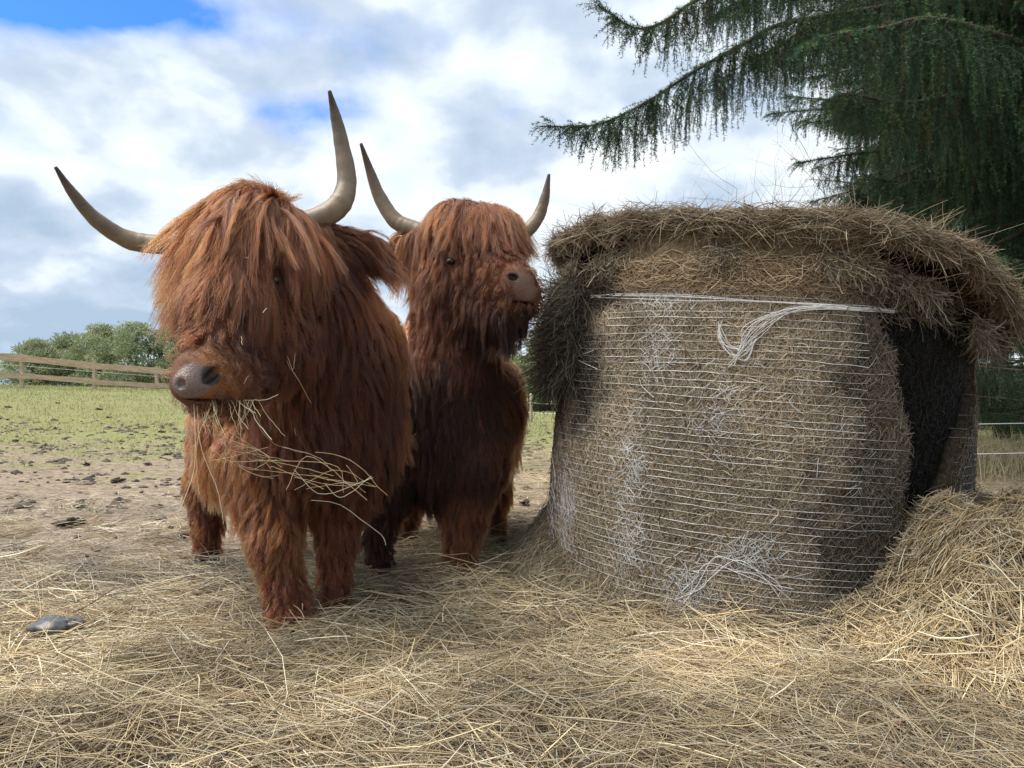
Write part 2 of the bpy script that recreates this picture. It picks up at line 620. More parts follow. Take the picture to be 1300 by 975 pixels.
# ---- heap of loose hay right of the bale
m_heap = mat_noise('heap_core', [(.3, (.03, .022, .014)), (.6, (.14, .10, .06)), (.8, (.24, .18, .11))], 30, .9, 1.0, 90)
heap = empty('hay_pile', (1.7, 2.4, 0), 'loose heap of golden brown hay piled against the right side of the round bale', 'hay pile')
hx = np.arange(.7, 3.4, .025)
hy = np.arange(1.4, 4.2, .025)
X, Y = np.meshgrid(hx, hy, indexing='ij')
ph = pile_h(X, Y)
p3 = np.stack([X, Y, ph], -1)
Z = ground_h(X, Y) + ph - .018 + .02 * fbm(p3 * 9, 31, 3) * sstep(0, .1, ph) - .02 * (ph < .01)
nx, ny = X.shape
V = np.stack([X, Y, Z], -1).reshape(-1, 3)
i, j = np.meshgrid(np.arange(nx - 1), np.arange(ny - 1), indexing='ij')
q = (i * ny + j).reshape(-1)
Fc = np.stack([q, q + ny, q + ny + 1, q + 1], -1)
fm = ph.reshape(-1)[Fc].max(1) > .012
mesh_np('heap_core', V, Fc[fm], m_heap, heap)
n = 90000
x = R.uniform(.85, 3.2, n)
y = R.uniform(1.5, 4.0, n)
px_ = CX + x / y * F
keep = (pile_h(x, y) > .02) & (px_ < 1420)
x, y = x[keep], y[keep]
n = len(x)
L = R.uniform(.05, .17, n)
pth = field_straws(x, y, surf_h, L, None, lift=.024, pitch_s=.24, seed=91, follow=True, swirl=1.0)
rr = .00125 * R.choice([.6, .8, 1, 1.3, 1.8], n, p=[.2, .25, .3, .18, .07])
cc = hay_cols(n, 1.0, .08)
cc *= (.62 + .5 * sstep(-.2, .3, fbm(np.stack([x, y], -1) * 3.2, 56, 3)))[:, None]
st = tubes('loose_stalks', pth, np.stack([rr * .8, rr, rr, rr * .5], 1), M_straw, heap, cc)
tag(st, kind='stuff')

# ------------------------------------------------------------------ field grass
n = 98000
x, y = scatter_view(n, 6.5, 34, -300, 1500, 1.25)
p2 = np.stack([x, y], -1)
gmask = sstep(.50, .9, y * .075 + fbm(p2 * .8, 66, 3) * 1.1) * (.3 + .7 * sstep(-.25, .15, fbm(p2 * 2.2, 67, 3)))
keep = R.uniform(0, 1, n) < gmask + .015
x, y = x[keep], y[keep]
n = len(x)
hgt = R.uniform(.02, .055, n) * (1 + .03 * y)
lean = R.normal(0, .5, (n, 2)) * hgt[:, None]
z0 = ground_h(x, y) - .015
wd = (.0022 + .00028 * y)
an = R.uniform(0, np.pi, n)
a0 = np.stack([x - np.cos(an) * wd, y - np.sin(an) * wd, z0], -1)
a1 = np.stack([x + np.cos(an) * wd, y + np.sin(an) * wd, z0], -1)
a2 = np.stack([x + lean[:, 0], y + lean[:, 1], z0 + hgt], -1)
V = np.stack([a0, a1, a2], 1).reshape(-1, 3)
gc = np.array([[.25, .26, .11], [.35, .34, .17], [.18, .20, .08], [.44, .39, .24]])[R.choice(4, n, p=[.4, .3, .2, .1])] * R.uniform(.75, 1.2, (n, 1))
fg = mesh_np('grass', V, np.arange(3 * n).reshape(-1, 3), M_leaf, None, np.repeat(gc, 3, 0), False)
tag(fg, 'short green pasture grass growing across the field behind the cattle', 'grass', kind='stuff')


def blade_clump(name, cx, cy, n, rad, h0, h1, cols_, label, cat, hf=surf_h, wid=.0016, kind=None, spread=.35, sx=1, parent=None):
    x = cx + R.normal(0, rad * sx, n)
    y = cy + R.normal(0, rad, n)
    hg = R.uniform(h0, h1, n)
    dr = R.normal(0, spread, (n, 2)) * hg[:, None]
    s = np.linspace(0, 1, 5)
    pth = np.stack([x, y, hf(x, y) - .01], -1)[:, None] + np.concatenate([dr[:, None] * (s[:, None] ** 1.8), (hg[:, None] * (s - .25 * s ** 3))[..., None]], -1)
    r = wid * (1 - .85 * s)
    c = np.array(cols_)[R.integers(0, len(cols_), n)] * R.uniform(.75, 1.2, (n, 1))
    o = tubes(name, pth, np.repeat(r[None], n, 0), M_leaf, parent, c)
    if label:
        tag(o, label, cat, kind=kind)
    return o


GREEN = [(.10, .17, .04), (.16, .23, .06), (.08, .13, .04)]
for (px, py, nn, rr_, lb) in ((152, 822, 70, .028, 'small dark green grass tuft poking through straw near the lower left'),
                              (22, 850, 80, .04, 'blue green grass tuft at the left edge of the hay'),
                              (95, 648, 90, .07, 'bright green grass tuft on the trampled ground left of the cattle'),
                              (765, 905, 60, .03, 'green grass tuft sunk in hay in front of the bale')):
    d = F * CH / (py - CY)
    blade_clump('grass_tuft', (px - CX) / F * d, d, nn, rr_, .03, .075, GREEN, lb, 'grass tuft', wid=.0013)
# dry tall grass under the wire fence on the right
dg = blade_clump('dry_grass', 4.6, 6.9, 3000, .45, .18, .5, [(.48, .42, .27), (.38, .33, .2), (.3, .27, .15), (.55, .5, .36)],
                 'tall pale dry grass standing along the wire fence at the right', 'dry grass', ground_h, .003, 'stuff', .3, 2.4)

# ------------------------------------------------------------------ clods, dung, leaf
m_clod = mat_noise('clod_soil', [(.3, (.02, .014, .01)), (.7, (.09, .065, .045))], 18, .9, .9, 50)


def lump(name, loc, s, mt, sq=(1, 1, .5), seed=0, parent=None, amp=.35, n=18):
    th = np.linspace(0, np.pi, n)
    phi = np.linspace(0, 2 * np.pi, 2 * n, endpoint=False)
    T, Ph = np.meshgrid(th, phi, indexing='ij')
    d = np.stack([np.sin(T) * np.cos(Ph), np.sin(T) * np.sin(Ph), np.cos(T)], -1)
    r = 1 + amp * fbm(d * 2.2 + seed * 7.1, seed, 4)
    V = (d * r[..., None] * np.array(sq) * s).reshape(-1, 3)
    a, bb = np.meshgrid(np.arange(n - 1), np.arange(2 * n), indexing='ij')
    b2 = (bb + 1) % (2 * n)
    Fc = np.stack([a * 2 * n + bb, (a + 1) * 2 * n + bb, (a + 1) * 2 * n + b2, a * 2 * n + b2], -1).reshape(-1, 4)
    o = mesh_np(name, V, Fc, mt, parent)
    o.location = [float(v) for v in loc]
    return o


clods = [(222, 404 + 0, 0)]
cl_px = [(73, 512), (10, 517), (205, 549), (138, 530), (125, 520), (215, 577), (175, 573), (188, 590), 
         (662, 556), (672, 578), (655, 600), (668, 620), (110, 590), (45, 600), (150, 610), (225, 632), (665, 640), (20, 560), (235, 680), (90, 665)]
seen = []
for k, (px, py) in enumerate(cl_px):
    # march along the pixel's ray to the terrain
    ds = np.linspace(2.5, 33, 800)
    zz_ = CH - (py - CY) / F * ds
    gz = ground_h((px - CX) / F * ds, ds)
    hit = np.where(zz_ <= gz)[0]
    d = ds[hit[0]] if len(hit) else 30
    s = R.uniform(.010, .038) * (1 + d * .05)
    x = (px - CX) / F * d
    if k < 5:
        o = lump('dirt_clod', (x, d, float(ground_h(x, d)) + s * .05), s, m_clod, (1.6, 1, .6), k, amp=1.3)
        o0 = o
        seen.append(o)
    else:
        src = seen[k % 5]
        o = src.copy()
        COL.objects.link(o)
        o.location = (x, d, float(ground_h(x, d)) + s * .05)
        f = s / .05
        o.scale = (f, f, f)
        o.rotation_euler = (0, 0, R.uniform(0, 6))
    tag(o, 'small dark clod of earth lying on the trampled pasture', 'clod', 'dark clods scattered over the pasture')
m_dung, t, b = mat('wet_dung')
g = t.n('ShaderNodeNewGeometry')
t.l(t.ramp(t.noise(g.outputs['Position'], 40, 5, .6), [(.3, (.03, .03, .035)), (.7, (.12, .12, .13))]), b.inputs['Base Color'])
b.inputs['Roughness'].default_value = .4
d = F * CH / (815 - CY)
dx = (66 - CX) / F * d
dung = empty('dung_pat', (dx, d, float(surf_h(dx, d))), 'dark grey shiny lump of dung in the straw at the lower left', 'dung')
for k, (ox, oy, s) in enumerate(((0, 0, .050), (-.034, .05, .032), (.036, .028, .036))):
    o = lump('lump', (0, 0, 0), s, m_dung, (1.3, 1, .55), 60 + k)
    o.location = (ox, oy, .068)
    o.parent = dung
# crumpled dead leaf
d = F * CH / (940 - CY)
lx = (1145 - CX) / F * d
u, v = np.meshgrid(np.linspace(-1, 1, 13), np.linspace(0, 1, 15), indexing='ij')
wl = .024 * np.sin(np.pi * v ** .8) ** .7 * (1 + .25 * np.cos(v * 26))
V = np.stack([u * wl, np.abs(u) * .012 + .01 * np.sin(v * 5 + u), v * .05 + .006 * np.cos(u * 4)], -1).reshape(-1, 3)
a, bb = np.meshgrid(np.arange(12), np.arange(14), indexing='ij')
q = (a * 15 + bb).reshape(-1)
leaf = mesh_np('dead_leaf', V, np.stack([q, q + 15, q + 16, q + 1], -1), mat_noise('leaf_brown', [(.3, (.09, .05, .035)), (.7, (.2, .12, .08))], 60, .6, .3))
leaf.location = (lx, d, float(surf_h(lx, d)) + .02)
leaf.rotation_euler = (-.25, .3, .4)
sm_ = leaf.modifiers.new('thick', 'SOLIDIFY')
sm_.thickness = .0008
tag(leaf, 'curled brown dead leaf upright in the hay at the lower right', 'leaf')

# ------------------------------------------------------------------ wooden fence on the left crest
fence = empty('rail_fence', P(120, 497, 29), 'weathered two-rail wooden fence along the crest at the left', 'fence')
posts = [(-160, 484, 23.0), (-66, 487, 24.8), (28, 492, 26.8), (120, 497, 29.2), (199, 501, 32.0), (268, 506, 35.2), (330, 511, 38.6)]
pp = []
for (px, py, d) in posts:
    bs = P(px, py, d)
    bs[2] = min(bs[2], float(ground_h(bs[0], bs[1])) + .1) if False else bs[2]
    V, Fc = box_np(0, 0, 0, .11, .11, 1.22 + .35)
    V = V + bs + [0, 0, 1.22 / 2 - .175]
    V[:, :2] += R.normal(0, .006, (8, 2))
    mesh_np('post', V, Fc, M_post, fence, smooth=False)
    pp.append(bs)
for a in range(len(pp) - 1):
    for hz, th in ((1.02, .25), (.42, .20)):
        A, B = pp[a], pp[a + 1]
        n_ = 9
        s = np.linspace(-.02, 1.02, n_)
        P0 = A + (B - A) * s[:, None]
        j0, j1 = R.normal(0, .03, 2)
        c0 = P0[:, 2] + hz + j0 * (1 - s) + j1 * s + .012 * vnoise(np.stack([s * 4, np.full(n_, a * 3.1 + hz)], 1), 5)
        h_ = th * .5 * (1 + .12 * vnoise(np.stack([s * 5, np.full(n_, a * 1.7 + hz)], 1), 6))
        nrm_ = np.array([-(B - A)[1], (B - A)[0], 0])
        nrm_ = -nrm_ / np.linalg.norm(nrm_) * -1
        if nrm_[1] > 0:
            nrm_ = -nrm_
        f0 = P0 + nrm_ * .062
        f1 = P0 + nrm_ * .10
        ring = np.stack([np.c_[f0[:, :2], c0 - h_], np.c_[f1[:, :2], c0 - h_], np.c_[f1[:, :2], c0 + h_], np.c_[f0[:, :2], c0 + h_]], 1)
        V = ring.reshape(-1, 3)
        k_, s_ = np.meshgrid(np.arange(n_ - 1), np.arange(4), indexing='ij')
        s2 = (s_ + 1) % 4
        Fc = np.stack([k_ * 4 + s_, k_ * 4 + s2, (k_ + 1) * 4 + s2, (k_ + 1) * 4 + s_], -1).reshape(-1, 4)
        Fc = np.vstack([Fc, [[3, 2, 1, 0]], [[(n_ - 1) * 4 + z for z in (0, 1, 2, 3)]]])
        mesh_np('rail', V, Fc, M_wood, fence, smooth=False)
wr = np.stack([np.array(pp) + [0, -.06, .78]])
tubes('wire', wr, np.full((1,), .007), M_wire, fence)


def wire_fence(pts, heights, ph, label, r=.004, pr=.045):
    f = empty('wire_fence', pts[0], label, 'fence')
    pts = np.array(pts, float)
    for q_ in pts:
        tube_one('post', [q_ - [0, 0, .3], q_ + [0, 0, ph * .5], q_ + [0, 0, ph]], [pr, pr, pr * .95], M_post, f, 8, 5)
    for h in heights:
        w_ = []
        for a in range(len(pts) - 1):
            s = np.linspace(0, 1, 7)[:-1] if a < len(pts) - 2 else np.linspace(0, 1, 7)
            seg = pts[a] + (pts[a + 1] - pts[a]) * s[:, None]
            seg[:, 2] += h - .05 * np.sin(np.pi * s)
            w_.append(seg)
        tubes('wire', np.concatenate(w_)[None], np.full((1,), r), M_wire, f)


# right hand fence: wires at y 532 and 570 where it shows beside the bale
wire_fence([(x_, 5.75 + .05 * x_, float(ground_h(x_, 5.9))) for x_ in (1.9, 5.6, 9.4)], (.27, .51), .8, 'thin two-strand wire fence behind the bale at the right')
wire_fence([(x_, 24 + .1 * x_, float(ground_h(x_, 24.))) for x_ in (-4, -.6, .62, 1.9, 5, 9, 14)], (.3, .62), .9, 'low wire fence across the far end of the field between cow and bale', .012, .05)

# ------------------------------------------------------------------ round bale
BC = np.array([.974, 3.185, -.05])
BR = .815
TILT = math.radians(4.0)
A0 = math.atan2(-BC[1], -BC[0])     # angle of the side nearest the lens (measured in the ground plane)
_ct, _st = math.cos(TILT), math.sin(TILT)


def bale_w(a, z, r):
    """bale coordinates: a = degrees round the axis from the nearest side (+ = towards picture right), height z, radius r"""
    th = A0 + np.radians(a)
    x, y = r * np.cos(th), r * np.sin(th)
    z = np.broadcast_to(z, np.shape(x)).astype(float)
    X = x * _ct + z * _st
    Zz = -x * _st + z * _ct
    return np.stack([BC[0] + X, BC[1] + y + 0 * z, BC[2] + Zz], -1)


def bale_r(a, z):
    a = np.asarray(a, float)
    z = np.asarray(z, float)
    th = np.radians(a)
    p = np.stack([np.cos(th) * 1.2, np.sin(th) * 1.2, z * 2.0], -1)
    r = BR + .022 * fbm(p * 1.3, 12, 3) + .012 * np.sin(z * 3)
    r = r - .010 * sstep(1.0, 1.16, z)               # the unwrapped top is a little eaten back
    return r - .05 * hole_m(a, z)


def px2bale(px, py):
    """where the line of sight of a picture point meets the bale's side"""
    dr = np.array([(px - CX) / F, 1, -(py - CY) / F])
    o = np.array([0, 0, CH]) - BC

    def tl(v):
        return np.array([v[0] * _ct - v[2] * _st, v[1], v[0] * _st + v[2] * _ct])
    o, dr = tl(o), tl(dr)
    a = dr[0] ** 2 + dr[1] ** 2
    b_ = 2 * (o[0] * dr[0] + o[1] * dr[1])
    c_ = o[0] ** 2 + o[1] ** 2 - BR ** 2
    D = max(b_ * b_ - 4 * a * c_, 0)
    t_ = (-b_ - math.sqrt(D)) / (2 * a)
    p = o + dr * t_
    ang = math.degrees(math.atan2(p[1], p[0]) - A0)
    return (ang + 180) % 360 - 180, p[2]


def hole_m(a, z):
    """the black rotted hollow in the right flank"""
    a = np.asarray(a, float)
    z = np.asarray(z, float)
    n_ = fbm(np.stack([np.radians(a) * 2.5, z * 3], -1), 88, 4)
    lo = np.interp(z, [.30, .36, .5, .65, .8, .95, 1.2], [44, 37, 36, 38, 35, 32, 26]) + 5 * n_
    hi = np.interp(z, [.30, .36, .5, .65, .8, .95, 1.2], [47, 52, 50, 54, 66, 80, 95]) + 7 * n_
    return sstep(-1.5, 1.5, a - lo) * sstep(-1.5, 1.5, hi - a) * sstep(.28, .36, z)


def mould_m(a, z):
    a = np.asarray(a, float)
    z = np.asarray(z, float)
    n_ = fbm(np.stack([np.radians(a) * 6, z * 7], -1), 89, 5)
    r_ = sstep(-.04, .12, (a - (np.interp(z, [0, .4, .9, 1.1, 1.3], [12, 15, 18, 23, 22]))) / 40 + .42 * n_)
    l_ = sstep(0, .3, (-43 - a) / 30 + .45 * n_ + .35 * sstep(.6, .95, z)) * sstep(.45, .8, z + .3 * n_)
    return np.clip(np.maximum(np.maximum(r_ * .74, l_ * .95), hole_m(a, z)), 0, 1)


m_bcore, t, b = mat('bale_core')
a_ = t.n('ShaderNodeAttribute', attribute_name='col')
g = t.n('ShaderNodeNewGeometry')
nz = t.noise(g.outputs['Position'], 55, 8, .7)
t.l(t.mix(1.0, a_.outputs['Color'], t.ramp(nz, [(.3, .35), (.5, .9), (.7, 1.6)]), 'MULTIPLY'), b.inputs['Base Color'])
b.inputs['Roughness'].default_value = .9
b.inputs['Specular IOR Level'].default_value = .1
bn = t.n('ShaderNodeBump')
bn.inputs['Strength'].default_value = 1
bn.inputs['Distance'].default_value = .008
t.l(nz, bn.inputs['Height'])
t.l(bn.outputs[0], b.inputs['Normal'])

bale = empty('round_bale', (BC[0], BC[1], 0), 'large round hay bale in white net wrap standing on its flat end, leaning right', 'hay bale')
aa = np.linspace(-180, 180, 301)
zs = np.linspace(0, 1.33, 80)
A, Zg = np.meshgrid(aa, zs, indexing='ij')
V = bale_w(A, Zg, bale_r(A, Zg)).reshape(-1, 3)
mm = mould_m(A, Zg).reshape(-1, 1)
base_c = np.array([.19, .145, .09]) * (1 - mm) + np.array([.004, .0035, .0035]) * mm
i, j = np.meshgrid(np.arange(300), np.arange(79), indexing='ij')
q = (i * 80 + j).reshape(-1)
mesh_np('hay_core', V, np.stack([q, q + 80, q + 81, q + 1], -1), m_bcore, bale, base_c)


def gh_bale(a, z):
    w_ = bale_w(a, z, BR + .01)
    return w_[..., 2] - surf_h(w_[..., 0], w_[..., 1])


# stalks lying in the face of the bale
n = 90000
a = R.uniform(-125, 125, n)
z = R.uniform(0.0, 1.24, n)
top = z > 1.13
L = R.uniform(.02, .07, n) * np.where(top, 1.5, 1)
th = np.where(top, R.normal(0, .5, n), R.uniform(-1.6, 1.6, n))
s = np.linspace(-.5, .5, 4)
bow = (s ** 2 - .25)[None] * R.normal(0, .8, (n, 1))
da = np.degrees((s[None] * np.cos(th)[:, None] + bow * np.sin(th)[:, None]) * L[:, None] / BR)
dz = (s[None] * np.sin(th)[:, None] - bow * np.cos(th)[:, None]) * L[:, None]
hm = hole_m(a, z)
off = R.uniform(-.001, .005, n) + np.where(top, np.abs(R.normal(0, .012, n)), 0)
r_ = bale_r(a, z)[:, None] + off[:, None] + s[None] * R.normal(0, .12, (n, 1)) * L[:, None]
pth = bale_w(a[:, None] + da, z[:, None] + dz, r_)
m_ = mould_m(a, z)[:, None]
cc = hay_cols(n, .74, .50)
cc[top] *= np.array([.95, .88, .8])
cc = cc * [1.0, .93, .85] * (1 - .88 * m_) * (1 - .88 * hm[:, None])
cc *= (.8 + .45 * sstep(-.3, .3, fbm(np.stack([np.radians(a) * 3, z * 3], -1), 44, 3)))[:, None]
keep = R.uniform(0, 1, n) > hm * .55
rr = .00085 * R.choice([.7, 1, 1.4, 1.9], n, p=[.35, .35, .2, .1])
o = tubes('face_stalks', pth[keep], rr[keep], M_straw, bale, cc[keep])
tag(o, kind='stuff')

# ---- net wrap
rows = np.arange(.035, 1.155, .0262)
segs = []
al = np.arange(-128, 128.1, 1.6)
K = 6
NETA, NETR, NETC = [], [], []


def wband(a, z):
    """bands where the net bunched up"""
    w_ = 0
    for (px, py, sa, sz, st_) in ((835, 440, 4, .10, .5), (800, 590, 4, .16, .5), (800, 690, 4, .1, .5), (870, 745, 5, .08, .6), (950, 705, 6, .05, .7),
                                  (720, 640, 5, .12, .6), (1090, 560, 4, .2, .05), (905, 520, 5, .1, .3), (850, 380, 10, .03, .5)):
        a0, z0 = px2bale(px, py)
        w_ = w_ + st_ * np.exp(-((a - a0) / sa) ** 2 - ((z - z0) / sz) ** 2)
    return w_


for k, z0 in enumerate(rows):
    zz_ = z0 + .0065 * vnoise(np.stack([al * .04 + k * .05, np.full(al.shape, k * 3.7)], 1), 4) + .0022 * vnoise(np.stack([al * .25, np.full(al.shape, k * 1.7)], 1), 5)
    zz_ = zz_ - .035 * sstep(-25, -55, al) * (z0 / 1.1) * 0
    # the net slips down towards its torn top right corner
    rr_ = bale_r(al, zz_) + .0062
    pt = bale_w(al, zz_, rr_)
    hm = hole_m(al + R.normal(0, 3.5), zz_)
    for c0 in range(0, len(al) - K + 1, K - 1):
        if hm[c0:c0 + K].max() > .35:
            continue
        if R.uniform() < .03:
            continue
        if al[c0] > 72 and z0 > .75:
            continue
        if z0 > .98 and al[c0] < -44:
            continue
        NETA.append(pt[c0:c0 + K])
        rd = (.00155 if k == len(rows) - 1 else .00112) * (1 - .35 * mould_m(al[c0], z0))
        NETR.append(rd)
        NETC.append(np.array([.64, .65, .64]) * (1 - .45 * mould_m(al[c0], z0)) * R.uniform(.75, 1.05))
tubes('net_strands', np.array(NETA), np.array(NETR), M_net, bale, np.array(NETC))
# zigzag knitting between strands
ZA, ZB = [], []
for rep in range(12):
    for k in range(len(rows) - 1):
        step = 1.35
        a_l = np.arange(-122, 122, step) + R.normal(0, .35, len(np.arange(-122, 122, step)))
        up = (np.arange(len(a_l)) + k + rep) % 2
        zl = rows[k] + up * .0262 + R.normal(0, .0022, len(a_l))
        a0_, a1_, z0_, z1_ = a_l[:-1], a_l[1:], zl[:-1], zl[1:]
        wgt = wband(a0_, z0_)
        kp = (R.uniform(0, 1, len(a0_)) < (.93 if rep == 0 else .0) + (wgt * .8 if rep else 0)) & (hole_m(a0_, z0_) < .3) & ~((z0_ > .98) & (a0_ < -44))
        if rep:
            jj = R.normal(0, .8, len(a0_))
            a0_, a1_ = a0_ + jj, a1_ + jj + R.normal(0, .7, len(jj))
            z1_ = z1_ + R.normal(0, .008, len(jj))
        am, zm = (a0_ + a1_) / 2 + R.normal(0, .25, len(a0_)), (z0_ + z1_) / 2 + R.normal(0, .002, len(a0_))
        pt = np.stack([bale_w(q_, w_, bale_r(q_, w_) + .005 + .003 * (rep > 0)) for q_, w_ in ((a0_, z0_), (am, zm), (a1_, z1_))], 1)
        mo = mould_m(a0_, z0_)
        ZA.append(pt[kp])
        ZB.append(np.c_[np.full(kp.sum(), .00058 if rep == 0 else .00055), (R.uniform(.30, .5, len(a0_)) * (1.7 if rep else 1) * (1 - .55 * mo))[kp]])
ZA = np.concatenate(ZA)
ZB = np.concatenate(ZB)
zo = tubes('net_knitting', ZA, ZB[:, 0], M_net, bale, ZB[:, 1:] * np.array([.98, 1, 1.0]))
tag(zo, kind='stuff')


def on_bale(pts, lift=.012):
    o_ = []
    for (px, py) in pts:
        a0, z0 = px2bale(px, py)
        o_.append(bale_w(a0, z0, float(bale_r(a0, z0)) + lift))
    return np.array(o_)


TP, TR = [], []
for k in range(11):
    j = R.normal(0, 1, (8, 2))
    base = np.array([(925 + 2 * k, 465 - 2.5 * k), (945, 448 - 3 * k), (965, 425 - 2 * k), (985 + k, 405 - k), (1010, 393), (1050, 390), (1100, 391 + .4 * k), (1148, 394)])
    TP.append(spline(on_bale(base + j * [2.5, 2.0], .016 + .004 * R.uniform()), 22))
for k in range(8):
    base = np.array([(912, 405 + 3 * k), (918, 425 + 2 * k), (930, 440 + 2 * k), (948, 437 + 3 * k), (960, 430)])
    TP.append(spline(on_bale(base + R.normal(0, 3, (5, 2)), .014), 22))
for k in range(4):
    base = np.array([(868, 765 - 2 * k), (885, 735 + k), (905, 722 - k), (940, 716 + 2 * k), (970, 735 + k), (1000, 750 + 2 * k)])
    TP.append(spline(on_bale(base + R.normal(0, 8, (6, 2)), .010), 22))
for k in range(7):
    y0 = 575 + 8 * k
    base = np.array([(706, y0), (710, y0 + 25), (702, y0 + 50), (712, y0 + 75), (703, y0 + 95)])
    TP.append(spline(on_bale(base + R.normal(0, 3, (5, 2)), .02), 22))
for k in range(5):
    base = np.array([(752, 376), (800, 373 + k), (880, 376 + k), (960, 383), (1060, 389), (1150, 395)])
    TP.append(spline(on_bale(base + R.normal(0, 1.0, (6, 2)), .012), 22))
for k in range(7):      # short frayed ends
    x0, y0 = R.uniform(720, 1130), R.uniform(380, 760)
    base = np.array([(x0, y0), (x0 + R.normal(0, 12), y0 + 10), (x0 + R.normal(0, 12), y0 + 24)])
    TP.append(spline(on_bale(base, .01), 22))
TP = np.array(TP)
o = tubes('torn_net', TP, np.full(len(TP), .0010), M_net, bale, np.full((len(TP), 3), .68))
tag(o, kind='stuff')

# ---- overhanging cap of loose hay
def cap_over(a):
    """how far the mat sticks out past the bale's side"""
    n_ = fbm(np.stack([np.cos(np.radians(a)), np.sin(np.radians(a))], -1) * 2.5, 101, 3)
    o_ = np.interp(a, [-180, -110, -75, -45, -20, 10, 35, 60, 85, 110, 150, 180], [.06, .05, .05, .02, .0, .005, .04, .08, .095, .10, .10, .06])
    return o_ + .025 * n_


def cap_drop(a):
    n_ = fbm(np.stack([np.cos(np.radians(a)), np.sin(np.radians(a))], -1) * 3, 102, 3)
    return np.interp(a, [-180, -110, -70, -40, -10, 20, 45, 65, 85, 110, 150, 180], [.05, .0, -.03, -.035, -.02, .0, .06, .16, .25, .26, .1, .06]) + .012 * n_


def cap_pt(a, s):
    """profile: s 0 centre of the top .. 0.55 rim shoulder .. 0.8 lower lip .. 1 tucked under, against the bale"""
    a = np.asarray(a, float)
    s = np.asarray(s, float)
    ro = BR + cap_over(a)
    dp = cap_drop(a)
    r = np.interp(s, [0, .35, .55, .68, .8, 1.0], [0, .62, .93, 1.0, 1.0, 0]) * ro
    r = np.where(s > .8, ro + (BR - .05 - ro) * (s - .8) / .2, r)
    z = 1.362 + .02 * np.cos(np.clip(s / .55, 0, 1) * 1.5) - dp * sstep(.25, .68, s) - .034 * sstep(.55, .8, s) + .025 * sstep(.85, 1, s)
    p = np.stack([r * np.cos(np.radians(a)), r * np.sin(np.radians(a)), z], -1)
    n_ = fbm(p * 7, 103, 4)
    n2_ = fbm(p * 17, 105, 3)
    z = z + .035 * n_ + .012 * n2_
    r = r + (.05 * n_ + .02 * n2_) * (s > .3)
    return bale_w(a, z, r)


aa = np.linspace(-180, 180, 241)
ss = np.linspace(0, 1, 44)
A, S = np.meshgrid(aa, ss, indexing='ij')
V = cap_pt(A, S).reshape(-1, 3)
i, j = np.meshgrid(np.arange(240), np.arange(43), indexing='ij')
q = (i * 44 + j).reshape(-1)
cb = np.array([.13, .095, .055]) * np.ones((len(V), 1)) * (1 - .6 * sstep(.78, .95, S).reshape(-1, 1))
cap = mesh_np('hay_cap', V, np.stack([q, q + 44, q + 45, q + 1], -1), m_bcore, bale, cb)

n = 36000
a = R.uniform(-155, 160, n)
s = R.beta(5, 2.2, n) * .88
s = np.where(s < .3, R.uniform(.4, .9, n), s)
c0 = cap_pt(a, s)
e = .5
ta = nrm(cap_pt(a + e, s) - cap_pt(a - e, s))
ts = nrm(cap_pt(a, np.minimum(s + .02, 1)) - cap_pt(a, s - .02))
nr = nrm(np.cross(ts, ta))
ctr = BC + [_st * 1.2, 0, 1.2]
sg = np.sign(np.sum(nr * (c0 - ctr), -1, keepdims=True))
nr = nr * sg
th = R.normal(.10, 1, n) * R.choice([.22, .45, 1.0], n, p=[.35, .4, .25])
d = nrm(ta * np.cos(th)[:, None] + ts * np.sin(th)[:, None] + nr * R.normal(.05, .18, (n, 1)))
L = R.uniform(.05, .17, n) * R.choice([1, 1, 1.6], n)
sk = np.linspace(-.5, .5, 5)
side = nrm(np.cross(d, nr + .4 * R.normal(size=(n, 3))))
pth = c0[:, None] + nr[:, None] * (R.uniform(0, .018, n))[:, None, None] + d[:, None] * (sk[None] * L[:, None])[..., None] \
    + side[:, None] * (((sk ** 2 - .25)[None]) * R.normal(0, .5, (n, 1)) * L[:, None])[..., None]
# keep the stalks hugging the curved mat: pull their ends towards the axis with curvature, then let gravity bend them
end = (sk[None] * L[:, None]) ** 2 / (2 * (BR + .1)) * np.abs(np.cos(th))[:, None]
pth = pth - nr[:, None] * end[..., None] * .8
pth[..., 2] -= (np.abs(sk)[None] * L[:, None]) ** 2 * .9
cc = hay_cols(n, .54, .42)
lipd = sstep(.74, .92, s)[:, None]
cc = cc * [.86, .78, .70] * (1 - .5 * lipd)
rr = .0011 * R.choice([.6, .8, 1, 1.3, 1.8], n, p=[.2, .25, .3, .18, .07])
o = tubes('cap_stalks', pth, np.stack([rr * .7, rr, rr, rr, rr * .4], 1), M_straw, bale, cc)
tag(o, kind='stuff')

# flyaway stalks sticking up and out of the rim
n = 1500
a = R.uniform(-110, 120, n)
s = R.uniform(.45, .8, n)
c0 = cap_pt(a, s)
outv = nrm(c0 - ctr) * [1, 1, .4]
d = nrm(outv * R.uniform(.1, .9, (n, 1)) + R.normal(0, .55, (n, 3)) + [0, 0, .35])
L = R.uniform(.04, .16, n)
sk = np.linspace(0, 1, 7)
pth = c0[:, None] + d[:, None] * (sk[None] * L[:, None])[..., None]
bd = R.normal(0, .5, (n, 3))
bd[:, 2] -= .5
pth += bd[:, None] * ((sk ** 2)[None] * L[:, None] * .6)[..., None]
rr = .0008 * R.choice([.6, .9, 1.3], n)
o = tubes('flyaway_stalks', pth, rr[:, None] * np.linspace(1, .4, 7)[None], M_straw, bale, hay_cols(n, .85, .2))
tag(o, kind='stuff')


